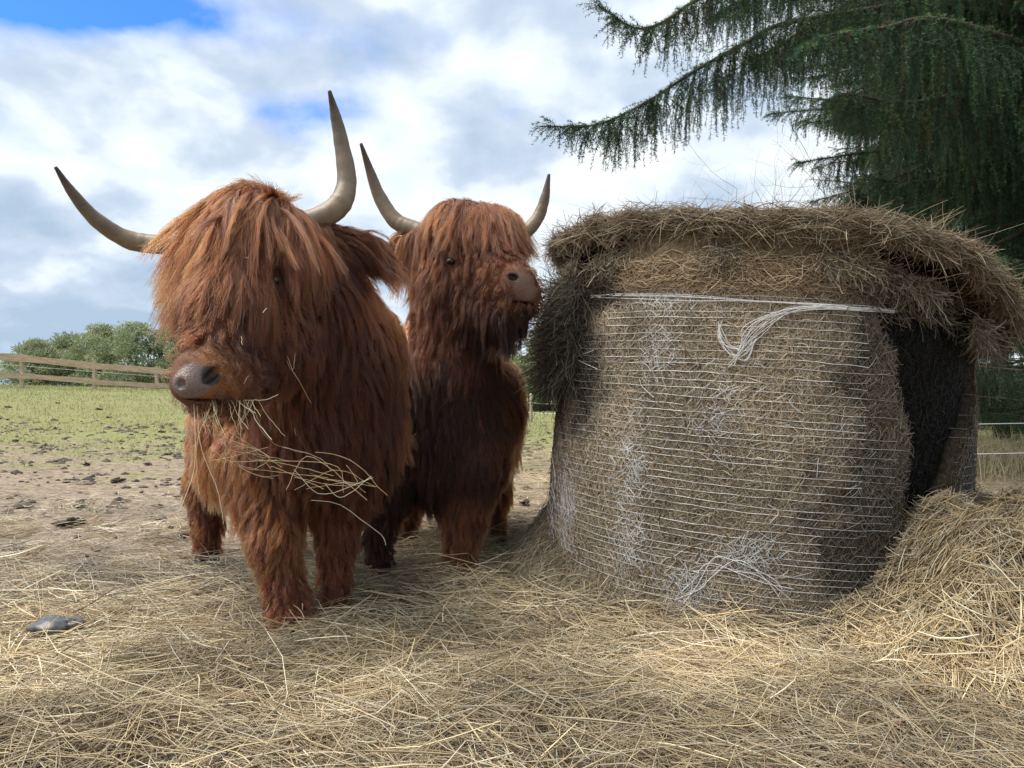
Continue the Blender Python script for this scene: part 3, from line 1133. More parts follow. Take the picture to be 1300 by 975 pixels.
def hanging(name, n, a_lo, a_hi, z_lo, z_hi, len0, len1, out0, out1, colr, r0=.0008, r1=.0013, droop=1.0, mold=None, r_at=None):
    """tangled stalks that hang from the side of the bale"""
    a = R.uniform(a_lo, a_hi, n)
    z = R.uniform(z_lo, z_hi, n)
    c0 = bale_w(a, z, bale_r(a, z) + (0 if r_at is None else r_at))
    outv = nrm(bale_w(a, z, np.full(n, BR + .1)) - bale_w(a, z, np.full(n, BR)))
    tang = np.cross(outv, [0, 0, 1.])
    L = R.uniform(len0, len1, n)
    K = 9
    pth = np.zeros((n, K, 3))
    pth[:, 0] = c0
    d = nrm(outv * R.uniform(out0, out1, (n, 1)) + tang * R.normal(0, .5, (n, 1)) + [0, 0, -.5] * R.uniform(.2, 1.6, (n, 1)))
    curl = R.normal(0, .8, (n, 3))
    for k in range(1, K):
        pth[:, k] = pth[:, k - 1] + d * (L / (K - 1))[:, None]
        d = nrm(d + curl * .35 + R.normal(0, .22, (n, 3)) + np.array([0, 0, -.22 * droop]))
    pth[..., 2] = np.maximum(pth[..., 2], surf_h(pth[..., 0], pth[..., 1]) + .002)
    rr = R.uniform(r0, r1, n)
    cc = colr(n)
    return pth, rr, cc


def darkc(n):
    return hay_cols(n, .15, .5)


def midc(n):
    return hay_cols(n, .62, .3)


sets = [hanging('x', 4600, -96, -52, .82, 1.24, .07, .24, .2, 1.0, lambda n: darkc(n)),
        hanging('x', 1500, -105, -62, .90, 1.26, .10, .30, .6, 1.5, lambda n: midc(n)),
        hanging('x', 900, 20, 60, 1.08, 1.24, .04, .10, .1, .6, lambda n: hay_cols(n, .3, .3)),
        hanging('x', 500, 55, 105, 1.02, 1.10, .03, .08, .3, .9, lambda n: hay_cols(n, .3, .2), r_at=.07)]
for _ in range(22):      # ragged flakes that hang from the lip of the mat
    a0 = R.uniform(-70, 70)
    zl = 1.30 - float(cap_drop(a0))
    sets.append(hanging('x', int(R.uniform(30, 120)), a0 - R.uniform(1, 4), a0 + R.uniform(1, 4), zl - .09, zl - .03, .04, R.uniform(.08, .17), .1, .7,
                        lambda n: hay_cols(n, .55, .35), r_at=max(float(cap_over(a0)) - .015, .0)))
pth = np.concatenate([q_[0] for q_ in sets])
o = tubes('hanging_tuft', pth, np.concatenate([q_[1] for q_ in sets]), M_straw, bale, np.concatenate([q_[2] for q_ in sets]))
tag(o, kind='stuff')

# skirt of slumped hay round the foot of the bale
n = 20000
a = R.uniform(-110, 60, n)
hgt = np.interp(a, [-110, -85, -65, -45, -20, 0, 20, 60], [.26, .24, .17, .08, .035, .02, .02, .02])
outw = np.interp(a, [-110, -85, -65, -45, -20, 0, 20, 60], [.19, .18, .15, .12, .09, .07, .06, .07])
u = R.uniform(0, 1, n)
zb = hgt * (1 - u) ** 1.3
rb = BR + .012 + outw * u ** 1.2
c0 = bale_w(a, zb, rb)
c0[:, 2] = np.maximum(c0[:, 2], surf_h(c0[:, 0], c0[:, 1])) + R.uniform(0, .02, n)
outv = nrm(bale_w(a, zb * 0, np.full(n, BR + .1)) - bale_w(a, zb * 0, np.full(n, BR)))
tang = np.cross(outv, [0, 0, 1.])
d = nrm(outv * outw[:, None] * 1.1 + np.array([0, 0, -1.]) * hgt[:, None] * 1.0 + tang * R.normal(0, .22, (n, 1)) + R.normal(0, .05, (n, 3)))
L = R.uniform(.05, .16, n)
sk = np.linspace(-.5, .5, 5)
side = nrm(np.cross(d, R.normal(size=(n, 3))))
pth = c0[:, None] + d[:, None] * (sk[None] * L[:, None])[..., None] + side[:, None] * (((sk ** 2 - .25)[None]) * R.normal(0, .6, (n, 1)) * L[:, None])[..., None]
gg = surf_h(pth[..., 0], pth[..., 1])
pth[..., 2] = np.maximum(pth[..., 2], gg + .001)
rr = .0009 * R.choice([.6, 1, 1.5], n)
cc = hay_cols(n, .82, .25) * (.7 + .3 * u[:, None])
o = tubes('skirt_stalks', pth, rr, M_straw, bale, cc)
tag(o, kind='stuff')
# solid body of the skirt
aa = np.linspace(-115, 65, 120)
us = np.linspace(0, 1, 14)
A, U = np.meshgrid(aa, us, indexing='ij')
hh = np.interp(A, [-110, -85, -65, -45, -20, 0, 20, 60], [.26, .24, .17, .08, .035, .02, .02, .02])
oo = np.interp(A, [-110, -85, -65, -45, -20, 0, 20, 60], [.19, .18, .15, .12, .09, .07, .06, .07])
V = bale_w(A, hh * (1 - U) ** 1.3 - .03 * U, BR - .005 + oo * U ** 1.2)
V = V + (.02 * fbm(V * 12, 9, 3))[..., None]
V[..., 2] = np.where(U > .9, np.minimum(V[..., 2], surf_h(V[..., 0], V[..., 1]) - .01), V[..., 2])
i, j = np.meshgrid(np.arange(119), np.arange(13), indexing='ij')
q = (i * 14 + j).reshape(-1)
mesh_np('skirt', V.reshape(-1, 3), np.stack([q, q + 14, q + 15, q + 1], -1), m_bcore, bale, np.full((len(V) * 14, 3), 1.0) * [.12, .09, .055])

# ------------------------------------------------------------------ cattle
class Prim:
    def __init__(s, p0, r0, p1, r1, flow, ln, lift=.35, col=(1, 1, 1), dens=1.0, tag_='coat'):
        s.p0, s.r0, s.p1, s.r1 = np.array(p0, float), r0, np.array(p1, float), r1
        s.flow = np.array(flow, float)
        s.ln, s.lift, s.col, s.dens, s.tag = ln, lift, np.array(col, float), dens, tag_

    def sd(s, p):
        d = s.p1 - s.p0
        L2 = max((d * d).sum(), 1e-9)
        t = np.clip(((p - s.p0) @ d) / L2, 0, 1)
        return np.linalg.norm(p - s.p0 - t[..., None] * d, axis=-1) - (s.r0 + (s.r1 - s.r0) * t)


def cap_px(a, ra, b_, rb, **kw):
    """limb between two points given as (px, py, depth) with radii in picture pixels at that depth"""
    return Prim(P(*a), ra / F * a[2], P(*b_), rb / F * b_[2], **kw)


class Body:
    def __init__(s, prims, carve, k=.03):
        s.prims, s.carve, s.k = prims, carve, k

    def sdf(s, p, small=True):
        acc = None
        for q_ in s.prims:
            v = np.exp(-np.clip(q_.sd(p), -.3, .5) / (s.k * .5))
            acc = v if acc is None else acc + v
        d = -np.log(np.maximum(acc, 1e-30)) * (s.k * .5)
        if small:
            for (c, rad, ax) in s.carve:
                dd = (np.linalg.norm((p - c) @ ax.T / rad, axis=-1) - 1) * rad.min()
                h = .004
                m_ = np.maximum(d, -dd)
                d = np.where(np.abs(d + dd) < h, m_ + .25 * (h - np.abs(d + dd)) ** 2 / h, m_)
        return d

    def grad(s, p, e=.004):
        g_ = np.zeros_like(p)
        for k in range(3):
            dv = np.zeros(3)
            dv[k] = e
            g_[..., k] = s.sdf(p + dv, False) - s.sdf(p - dv, False)
        return nrm(g_)

    def weights(s, p, k=.013):
        w_ = np.stack([np.exp(-np.clip(q_.sd(p) - s.sdf(p, False), -.1, 1) / k) for q_ in s.prims], -1)
        return w_ / w_.sum(-1, keepdims=True)


def surface_nets(f, xs, ys, zs):
    X, Y, Z = np.meshgrid(xs, ys, zs, indexing='ij')
    D = np.empty(X.shape, np.float32)
    for i in range(0, len(xs), 8):
        D[i:i + 8] = f(np.stack([X[i:i + 8], Y[i:i + 8], Z[i:i + 8]], -1))
    neg = D < 0
    nx, ny, nz = D.shape
    acc = np.zeros((nx - 1, ny - 1, nz - 1, 3))
    cnt = np.zeros((nx - 1, ny - 1, nz - 1))
    C_ = [(a, b_, c_) for a in (0, 1) for b_ in (0, 1) for c_ in (0, 1)]

    def sl(arr, o_):
        return arr[o_[0]:nx - 1 + o_[0], o_[1]:ny - 1 + o_[1], o_[2]:nz - 1 + o_[2]]
    for o_ in C_:
        for ax in range(3):
            if o_[ax] == 1:
                continue
            o2 = list(o_)
            o2[ax] = 1
            d0, d1 = sl(D, o_), sl(D, o2)
            cr = (d0 < 0) != (d1 < 0)
            t_ = np.where(cr, d0 / np.where(d0 - d1 == 0, 1, d0 - d1), 0)
            for c_, arr in enumerate((X, Y, Z)):
                v0, v1 = sl(arr, o_), sl(arr, o2)
                acc[..., c_] += np.where(cr, v0 + t_ * (v1 - v0), 0)
            cnt += cr
    act = cnt > 0
    idx = -np.ones(act.shape, np.int64)
    idx[act] = np.arange(act.sum())
    V = acc[act] / cnt[act][:, None]
    faces = []
    # quads around every sign-changing grid edge
    for ax in range(3):
        s0 = [slice(1, nx - 1), slice(1, ny - 1), slice(1, nz - 1)]
        s1 = list(s0)
        s0[ax] = slice(0, D.shape[ax] - 1)
        s1[ax] = slice(1, D.shape[ax])
        n0, n1 = neg[tuple(s0)], neg[tuple(s1)]
        ii = np.argwhere(n0 != n1)
        flip = n0[n0 != n1]
        base = ii + 1
        base[:, ax] -= 1
        u_, v_ = (ax + 1) % 3, (ax + 2) % 3
        quad = []
        for du, dv in ((0, 0), (1, 0), (1, 1), (0, 1)):
            b2 = base.copy()
            b2[:, u_] -= du
            b2[:, v_] -= dv
            quad.append(idx[b2[:, 0], b2[:, 1], b2[:, 2]])
        qd = np.stack(quad, -1)
        ok = (qd >= 0).all(1)
        qd, fl = qd[ok], flip[ok]
        qd[~fl] = qd[~fl][:, ::-1]
        faces.append(qd)
    return V, np.concatenate(faces)


def axis(lo, hi, step, fines=()):
    """grid axis with finer spacing inside the (lo,hi,step) ranges"""
    v = [lo]
    while v[-1] < hi:
        s_ = step
        for a, b_, f in fines:
            if a - step < v[-1] < b_:
                s_ = f
        v.append(v[-1] + s_)
    return np.array(v)


# hair material: warm red-brown fibres, a little translucent
def hair_mat(name, rough=.38, rr=.48):
    m = bpy.data.materials.new(name)
    m.use_nodes = True
    t = NT(m.node_tree)
    m.node_tree.nodes.clear()
    o_ = t.n('ShaderNodeOutputMaterial')
    h_ = t.n('ShaderNodeBsdfHairPrincipled')
    h_.parametrization = 'COLOR'
    at_ = t.n('ShaderNodeAttribute', attribute_name='tint')
    hi = t.n('ShaderNodeHairInfo')
    tip = t.ramp(hi.outputs['Intercept'], [(0, .6), (.5, 1.0), (1, 1.3)])
    t.l(t.mix(1.0, at_.outputs['Color'], tip, 'MULTIPLY'), h_.inputs['Color'])
    h_.inputs['Roughness'].default_value = rough
    h_.inputs['IOR'].default_value = 1.46
    h_.inputs['Radial Roughness'].default_value = rr
    h_.inputs['Coat'].default_value = 0.0 if 'Coat' in h_.inputs else 0
    t.l(h_.outputs[0], o_.inputs[0])
    return m


M_hair = hair_mat('highland_hair')


def hair_obj(name, pts, rad, col, parent):
    """pts (N,K,3) rad (N,K) col (N,3)"""
    N, K, _ = pts.shape
    h = bpy.data.hair_curves.new(name)
    h.add_curves([K] * N)
    h.attributes['position'].data.foreach_set('vector', np.ascontiguousarray(pts, np.float32).ravel()) if 'position' in h.attributes else None
    ra = h.attributes.get('radius') or h.attributes.new('radius', 'FLOAT', 'POINT')
    ra.data.foreach_set('value', np.ascontiguousarray(rad, np.float32).ravel())
    ca = h.attributes.new('tint', 'FLOAT_COLOR', 'CURVE')
    c4 = np.ones((N, 4), np.float32)
    c4[:, :3] = col
    ca.data.foreach_set('color', c4.ravel())
    h.materials.append(M_hair)
    o_ = bpy.data.objects.new(name, h)
    COL.objects.link(o_)
    put(o_, parent)
    return o_


def sample_mesh(V, Fq, n, wf=None):
    a_, b_, c_, d_ = (V[Fq[:, k]] for k in range(4))
    ar = .5 * np.linalg.norm(np.cross(c_ - a_, d_ - b_), axis=1)
    if wf is not None:
        ar = ar * wf((a_ + b_ + c_ + d_) / 4)
    f = R.choice(len(Fq), n, p=ar / ar.sum())
    u, v = R.uniform(0, 1, (n, 1)), R.uniform(0, 1, (n, 1))
    return (a_[f] * (1 - u) + b_[f] * u) * (1 - v) + (d_[f] * (1 - u) + c_[f] * u) * v


def grow(body, roots, flow, length, lift, K=12, grav=.25, thick=.03, wander=.38, layer=None):
    """guide hairs: leave the skin, lie down along the flow and slide over the body"""
    n = len(roots)
    g_ = body.grad(roots)
    fl = flow - g_ * (flow * g_).sum(-1, keepdims=True)
    fl = nrm(fl + 1e-6)
    d = nrm(g_ * lift[:, None] + fl * (1.05 - lift[:, None]) + R.normal(0, wander * .5, (n, 3)))
    lay = R.uniform(.15, 1, n) if layer is None else layer
    curl = R.normal(0, wander, (n, 3))
    pts = np.zeros((n, K, 3))
    pts[:, 0] = roots - g_ * .004
    st = (length / (K - 1))[:, None]
    for k in range(1, K):
        p = pts[:, k - 1] + d * st
        sd_ = body.sdf(p, False)
        gg = body.grad(p)
        tt = k / (K - 1)
        want = .004 + thick * lay * min(1, tt * 2.2)
        push = np.clip(want - sd_, 0, .05)
        p = p + gg * push[:, None]
        pts[:, k] = p
        # re-aim: flow tangent + gravity
        fl = flow - gg * ((flow * gg).sum(-1, keepdims=True)) * np.clip(1 - sd_ / .06, 0, 1)[:, None]
        fl = nrm(fl + 1e-6)
        d = nrm(d * .62 + fl * .28 + np.array([0, 0, -grav * (.3 + tt)]) + curl * .12 + R.normal(0, .05, (n, 3)))
    return pts


def thicken(gp, groots, roots, lens, clump, frizz, wave=.003):
    """every hair follows its nearest guide and closes up with it towards the tip"""
    kd = kdtree.KDTree(len(groots))
    for i_, c_ in enumerate(groots):
        kd.insert(c_, i_)
    kd.balance()
    gi = np.array([kd.find(r_)[1] for r_ in roots])
    K = gp.shape[1]
    s_ = np.linspace(0, 1, K)
    G = gp[gi]
    # resample along the guide to the hair's own length
    ls = np.clip(lens, .3, 1.15)
    q_ = np.clip(s_[None] * ls[:, None], 0, 1) * (K - 1)
    i0 = np.minimum(q_.astype(int), K - 2)
    f_ = (q_ - i0)[..., None]
    rows_ = np.arange(len(roots))[:, None]
    path = G[rows_, i0] * (1 - f_) + G[rows_, i0 + 1] * f_
    off = roots - groots[gi]
    cl = clump[gi] if np.ndim(clump) else np.full(len(gi), clump)
    cf = 1 - cl[:, None] * (s_[None] ** .8)
    path = path + off[:, None] * cf[..., None]
    ph = R.uniform(0, 6.28, (len(roots), 1))
    fr = R.normal(0, 1, (len(roots), 3))
    path = path + fr[:, None] * (frizz * s_[None, :, None] ** 1.2)
    sd2 = R.normal(0, 1, (len(roots), 3))
    path = path + sd2[:, None] * (wave * np.sin(s_[None] * R.uniform(4, 11, (len(roots), 1)) + ph) * s_[None])[..., None]
    return path, gi


RUST = np.array([.043, .0118, .0030])
def coat_cols(n, base, gi, gseed, jit=.18):
    rg = np.random.default_rng(gseed)
    gt = rg.uniform(.5, 1.45, (gi.max() + 1, 1)) * (1 + rg.normal(0, .05, (gi.max() + 1, 3)))
    c = base * gt[gi] * R.uniform(1 - jit, 1 + jit, (n, 1))
    lt = R.uniform(0, 1, n) < .06
    c[lt] = c[lt] * 1.3 + [.03, .015, .005]
    return np.clip(c, .004, .8)


m_skin, t, b = mat('cow_skin')
a_ = t.n('ShaderNodeAttribute', attribute_name='col')
g = t.n('ShaderNodeNewGeometry')
nz = t.noise(g.outputs['Position'], 260, 4, .6)
t.l(t.mix(1.0, a_.outputs['Color'], t.ramp(nz, [(.35, .7), (.65, 1.2)]), 'MULTIPLY'), b.inputs['Base Color'])
a2 = t.n('ShaderNodeAttribute', attribute_name='wet')
t.l(t.ramp(a2.outputs['Fac'], [(0, .8), (1, .36)]), b.inputs['Roughness'])
vo = t.n('ShaderNodeTexVoronoi')
vo.inputs['Scale'].default_value = 190
t.l(g.outputs['Position'], vo.inputs['Vector'])
bn = t.n('ShaderNodeBump')
bn.inputs['Strength'].default_value = .5
bn.inputs['Distance'].default_value = .002
t.l(t.math('ADD', vo.outputs['Distance'], nz), bn.inputs['Height'])
t.l(bn.outputs[0], b.inputs['Normal'])

m_horn, t, b = mat('horn')
a_ = t.n('ShaderNodeAttribute', attribute_name='col')
g = t.n('ShaderNodeNewGeometry')
nz = t.noise(g.outputs['Position'], 22, 6, .65)
t.l(t.mix(1.0, a_.outputs['Color'], t.ramp(nz, [(.3, .7), (.7, 1.2)]), 'MULTIPLY'), b.inputs['Base Color'])
b.inputs['Roughness'].default_value = .42
bn = t.n('ShaderNodeBump')
bn.inputs['Strength'].default_value = .45
bn.inputs['Distance'].default_value = .003
t.l(t.noise(g.outputs['Position'], 70, 5, .7), bn.inputs['Height'])
t.l(bn.outputs[0], b.inputs['Normal'])
m_eye, t, b = mat('eye')
b.inputs['Base Color'].default_value = (.012, .008, .006, 1)
b.inputs['Roughness'].default_value = .22
m_hoof = mat_noise('hoof', [(.3, (.012, .01, .009)), (.7, (.05, .045, .04))], 30, .5, .4, 60)


def horn(cow, pts, rads):
    n_, sd_ = 60, 20
    K = [P(*p_) for p_ in pts]
    rm = [r_ / F * p_[2] for r_, p_ in zip(rads, pts)]
    s_ = np.linspace(0, 1, n_)
    cc = np.stack([np.interp(s_, [0, .3, .65, .88, 1], ch) for ch in ([.15, .19, .14, .085, .035], [.11, .14, .105, .065, .028], [.075, .09, .072, .048, .024])], -1)
    cc = np.repeat(cc, sd_, 0)
    cc = np.vstack([cc, cc[:1], cc[-1:]])
    return tube_one('horn', K, rm, m_horn, cow, sd_, n_, col=cc, rough=.035)


def hooves(cow, spots):
    for (px, py, d, r_) in spots:
        c_ = P(px, py, d)
        rm = r_ / F * d
        gz = float(surf_h(c_[0], c_[1]))
        for sx in (-1, 1):
            th_ = np.linspace(0, 1, 9)
            ang = np.linspace(0, 2 * np.pi, 18, endpoint=False)
            T, Ag = np.meshgrid(th_, ang, indexing='ij')
            rr_ = rm * np.interp(T, [0, .15, 1], [.62, .66, .44])
            x_ = c_[0] + sx * rm * .42 + rr_ * np.cos(Ag) * .8
            y_ = c_[1] + rr_ * np.sin(Ag) * 1.25 - rm * .35 * (1 - T)
            z_ = gz - .012 + T * .075
            V = np.stack([x_, y_, z_], -1).reshape(-1, 3)
            V = np.vstack([V, [[c_[0] + sx * rm * .42, c_[1], gz - .012], [c_[0] + sx * rm * .42, c_[1], gz + .063]]])
            k_, s__ = np.meshgrid(np.arange(8), np.arange(18), indexing='ij')
            s2_ = (s__ + 1) % 18
            Q = np.stack([k_ * 18 + s__, k_ * 18 + s2_, (k_ + 1) * 18 + s2_, (k_ + 1) * 18 + s__], -1).reshape(-1, 4)
            tr = np.vstack([Q[:, [0, 1, 2]], Q[:, [0, 2, 3]], np.stack([np.full(18, 162), (np.arange(18) + 1) % 18, np.arange(18)], -1),
                            np.stack([np.full(18, 163), 144 + np.arange(18), 144 + (np.arange(18) + 1) % 18], -1)])
            mesh_np('hoof', V, tr, m_hoof, cow)


def ray_hit(body, px, py, d0):
    d_ = np.linspace(d0 - .35, d0 + .5, 1700)
    q_ = np.stack([(px - CX) / F * d_, d_, CH - (py - CY) / F * d_], -1)
    s_ = body.sdf(q_, False)
    i_ = np.where(s_ < 0)[0]
    if len(i_) == 0:
        print('NO HIT', px, py)
        return q_[int(np.argmin(s_))]
    return q_[i_[0]]


def seg_min(path, a, b_, step=1):
    """smallest distance of each hair to the segment a-b"""
    d = b_ - a
    t = np.clip(((path - a) @ d) / (d @ d), 0, 1)
    return np.linalg.norm(path - a - t[..., None] * d, axis=-1).min(1)


def build_cow(cow, prims, carve, fine, nose, n_guides, n_hairs, seed, horns, eyes, hf, lock, k=.035):
    body = Body(prims, [], k)
    body.carve = [ell(ray_hit(body, px, py, d_) + np.array([0, .3 * r_[1], 0]), r_, ax_) for (px, py, d_, r_, ax_) in carve]
    nose = [(ray_hit(body, px, py, d_), a1, a2, a3, a4) for ((px, py, d_), a1, a2, a3, a4) in nose]
    eyec = [(ray_hit(body, px, py, d_), r_) for (px, py, d_, r_) in eyes]
    lo = np.min([np.minimum(q_.p0 - q_.r0, q_.p1 - q_.r1) for q_ in prims], 0) - .05
    hi = np.max([np.maximum(q_.p0 + q_.r0, q_.p1 + q_.r1) for q_ in prims], 0) + .05
    axs = [axis(lo[k_], hi[k_], .017, [(fine[0][k_], fine[1][k_], .0055)]) for k_ in range(3)]
    V, Q = surface_nets(lambda p: body.sdf(p), *axs)
    # skin colour: bare nose pad, dark rims, brown hide elsewhere
    base = np.array([.10, .035, .016]) * np.ones((len(V), 1))
    wet = np.zeros(len(V))
    for (c_, r_, colr, soft, wv) in nose:
        m_ = sstep(r_ + soft, r_ - soft, np.linalg.norm(V - c_, axis=1) + .006 * fbm(V * 60, 3, 3))[:, None]
        base = base * (1 - m_) + np.array(colr) * m_
        wet = wet * (1 - m_[:, 0]) + wv * m_[:, 0]
    o_ = mesh_np('body', V, Q, m_skin, cow, base)
    wa = o_.data.attributes.new('wet', 'FLOAT', 'POINT')
    wa.data.foreach_set('value', wet.astype(np.float32))
    for hp, hr in horns:
        horn(cow, hp, hr)
    for (c_, r_) in eyec:
        e_ = lump('eye', c_ - np.array([0, r_ * .35, 0]), r_, m_eye, (1.2, 1, .85), 0, None, 0, 14)
        put(e_, cow)
    hooves(cow, hf)
    # ---- coat
    dens = np.array([q_.dens for q_ in prims])

    def wf(c_):
        v_ = (body.weights(c_) * dens).sum(-1)
        for e_, r_ in eyec:
            v_ = v_ * sstep(r_ * .9, r_ * 1.5, np.linalg.norm(c_ - e_, axis=-1))
        for (e_, r_, _c, _s, wv) in nose:
            if wv > .25:
                v_ = v_ * sstep(r_ * .97, r_ * 1.1, np.linalg.norm(c_ - e_, axis=-1))
        return v_
    groots = sample_mesh(V, Q, n_guides, wf)
    W_ = body.weights(groots)
    flow = nrm(W_ @ np.stack([q_.flow for q_ in prims]) + .30 * np.stack([vnoise(groots * 5, s_ + 40 + seed) for s_ in (1, 2, 3)], -1) + .52 * np.stack([vnoise(groots * 13, s_ + seed) for s_ in (1, 2, 3)], -1))
    ln = W_ @ np.array([q_.ln for q_ in prims]) * .85 * R.uniform(.6, 1.35, n_guides)
    lift = W_ @ np.array([q_.lift for q_ in prims])
    thick = .020
    gp = grow(body, groots, flow, ln, lift, K=10, grav=.22, thick=thick)
    bad = np.zeros(len(groots), bool)
    for e_, er in eyec:
        bad |= np.linalg.norm(gp - e_, axis=-1).min(1) < er * 1.25
    gp, groots, ln, W_, n_guides = gp[~bad], groots[~bad], ln[~bad], W_[~bad], int((~bad).sum())
    roots = sample_mesh(V, Q, n_hairs, wf)
    path, gi = thicken(gp, groots, roots, R.uniform(.55, 1.12, n_hairs), np.clip(R.normal(.70, .16, n_guides), .1, .95), .004, .004)
    clr = np.ones(len(path), bool)
    for e_, er in eyec:
        clr &= ~((seg_min(path, e_, e_ + body.grad(e_[None])[0] * .05) < er * 1.25) & (R.uniform(0, 1, len(path)) < .97))
    path, gi = path[clr], gi[clr]
    n_hairs = len(path)
    short = np.clip(ln[gi] / .05, .25, 1)
    path = path[:, :1] + (path - path[:, :1])
    Wc = (W_ @ np.stack([q_.col for q_ in prims])) if len(W_) == n_guides else None
    # random coat patches, times the sunlit rims and chest shade painted by col
    pat = (1 + .65 * fbm(groots * 6, 31 + seed, 3))[:, None] * Wc
    cc = coat_cols(n_hairs, RUST, gi, seed) * pat[gi]
    rr_ = R.uniform(.0005, .0009, n_hairs)[:, None] * np.linspace(1, .35, path.shape[1])[None] * (.6 + .4 * short)[:, None]
    hair_obj('coat', path, rr_, cc, cow)
    # ---- long locks over the brow
    lk = []
    for (c_, rad_, n_l, dirs, L0, L1, nh, bright, clump_, grav_, thk) in lock:
        cand = sample_mesh(V, Q, 90000)
        cand = cand[np.linalg.norm((cand - c_) / np.array(rad_), axis=1) < 1]
        gr = cand[R.choice(len(cand), n_l)]
        rel = (gr - c_)
        fl = nrm(np.array(dirs[0]) + rel @ np.array(dirs[1]) + R.normal(0, .26, (n_l, 3)))
        gpl = grow(body, gr, fl, R.uniform(L0, L1, n_l), np.full(n_l, .34), K=16, grav=grav_, thick=thk, wander=.36)
        bad = np.zeros(n_l, bool)
        for e_, er in eyec:
            bad |= (np.linalg.norm(gpl - e_, axis=-1).min(1) < er * 2.0) & (R.uniform(0, 1, n_l) < .88)
        gpl, gr = gpl[~bad], gr[~bad]
        n_l = len(gr)
        rt = cand[R.choice(len(cand), nh)] + R.normal(0, .002, (nh, 3))
        pa, g2 = thicken(gpl, gr, rt, R.uniform(.6, 1.1, nh), np.clip(R.normal(clump_, .08, n_l), .4, .97), .006, .005)
        clr = np.ones(nh, bool)
        for e_, er in eyec:
            clr &= ~((seg_min(pa, e_, e_ + body.grad(e_[None])[0] * .09) < er * 1.7) & (R.uniform(0, 1, nh) < .93))
        pa, g2 = pa[clr], g2[clr]
        nh = len(pa)
        c2 = coat_cols(nh, RUST * bright, g2, seed + 5, .15)
        lk.append((pa, R.uniform(.0005, .0009, nh)[:, None] * np.linspace(1, .35, 16)[None], c2))
    if lk:
        hair_obj('forelock', np.concatenate([q_[0] for q_ in lk]), np.concatenate([q_[1] for q_ in lk]), np.concatenate([q_[2] for q_ in lk]), cow)
    return body, V, Q


def ell(c_, rad, ax0, up=(0, 0, 1)):
    """carving ellipsoid with its long axis along ax0"""
    a_ = np.array(ax0, float) / np.linalg.norm(ax0)
    b_ = np.cross(up, a_)
    b_ /= np.linalg.norm(b_)
    return (np.array(c_), np.array(rad, float), np.stack([a_, b_, np.cross(a_, b_)]))


HQ = 1.0
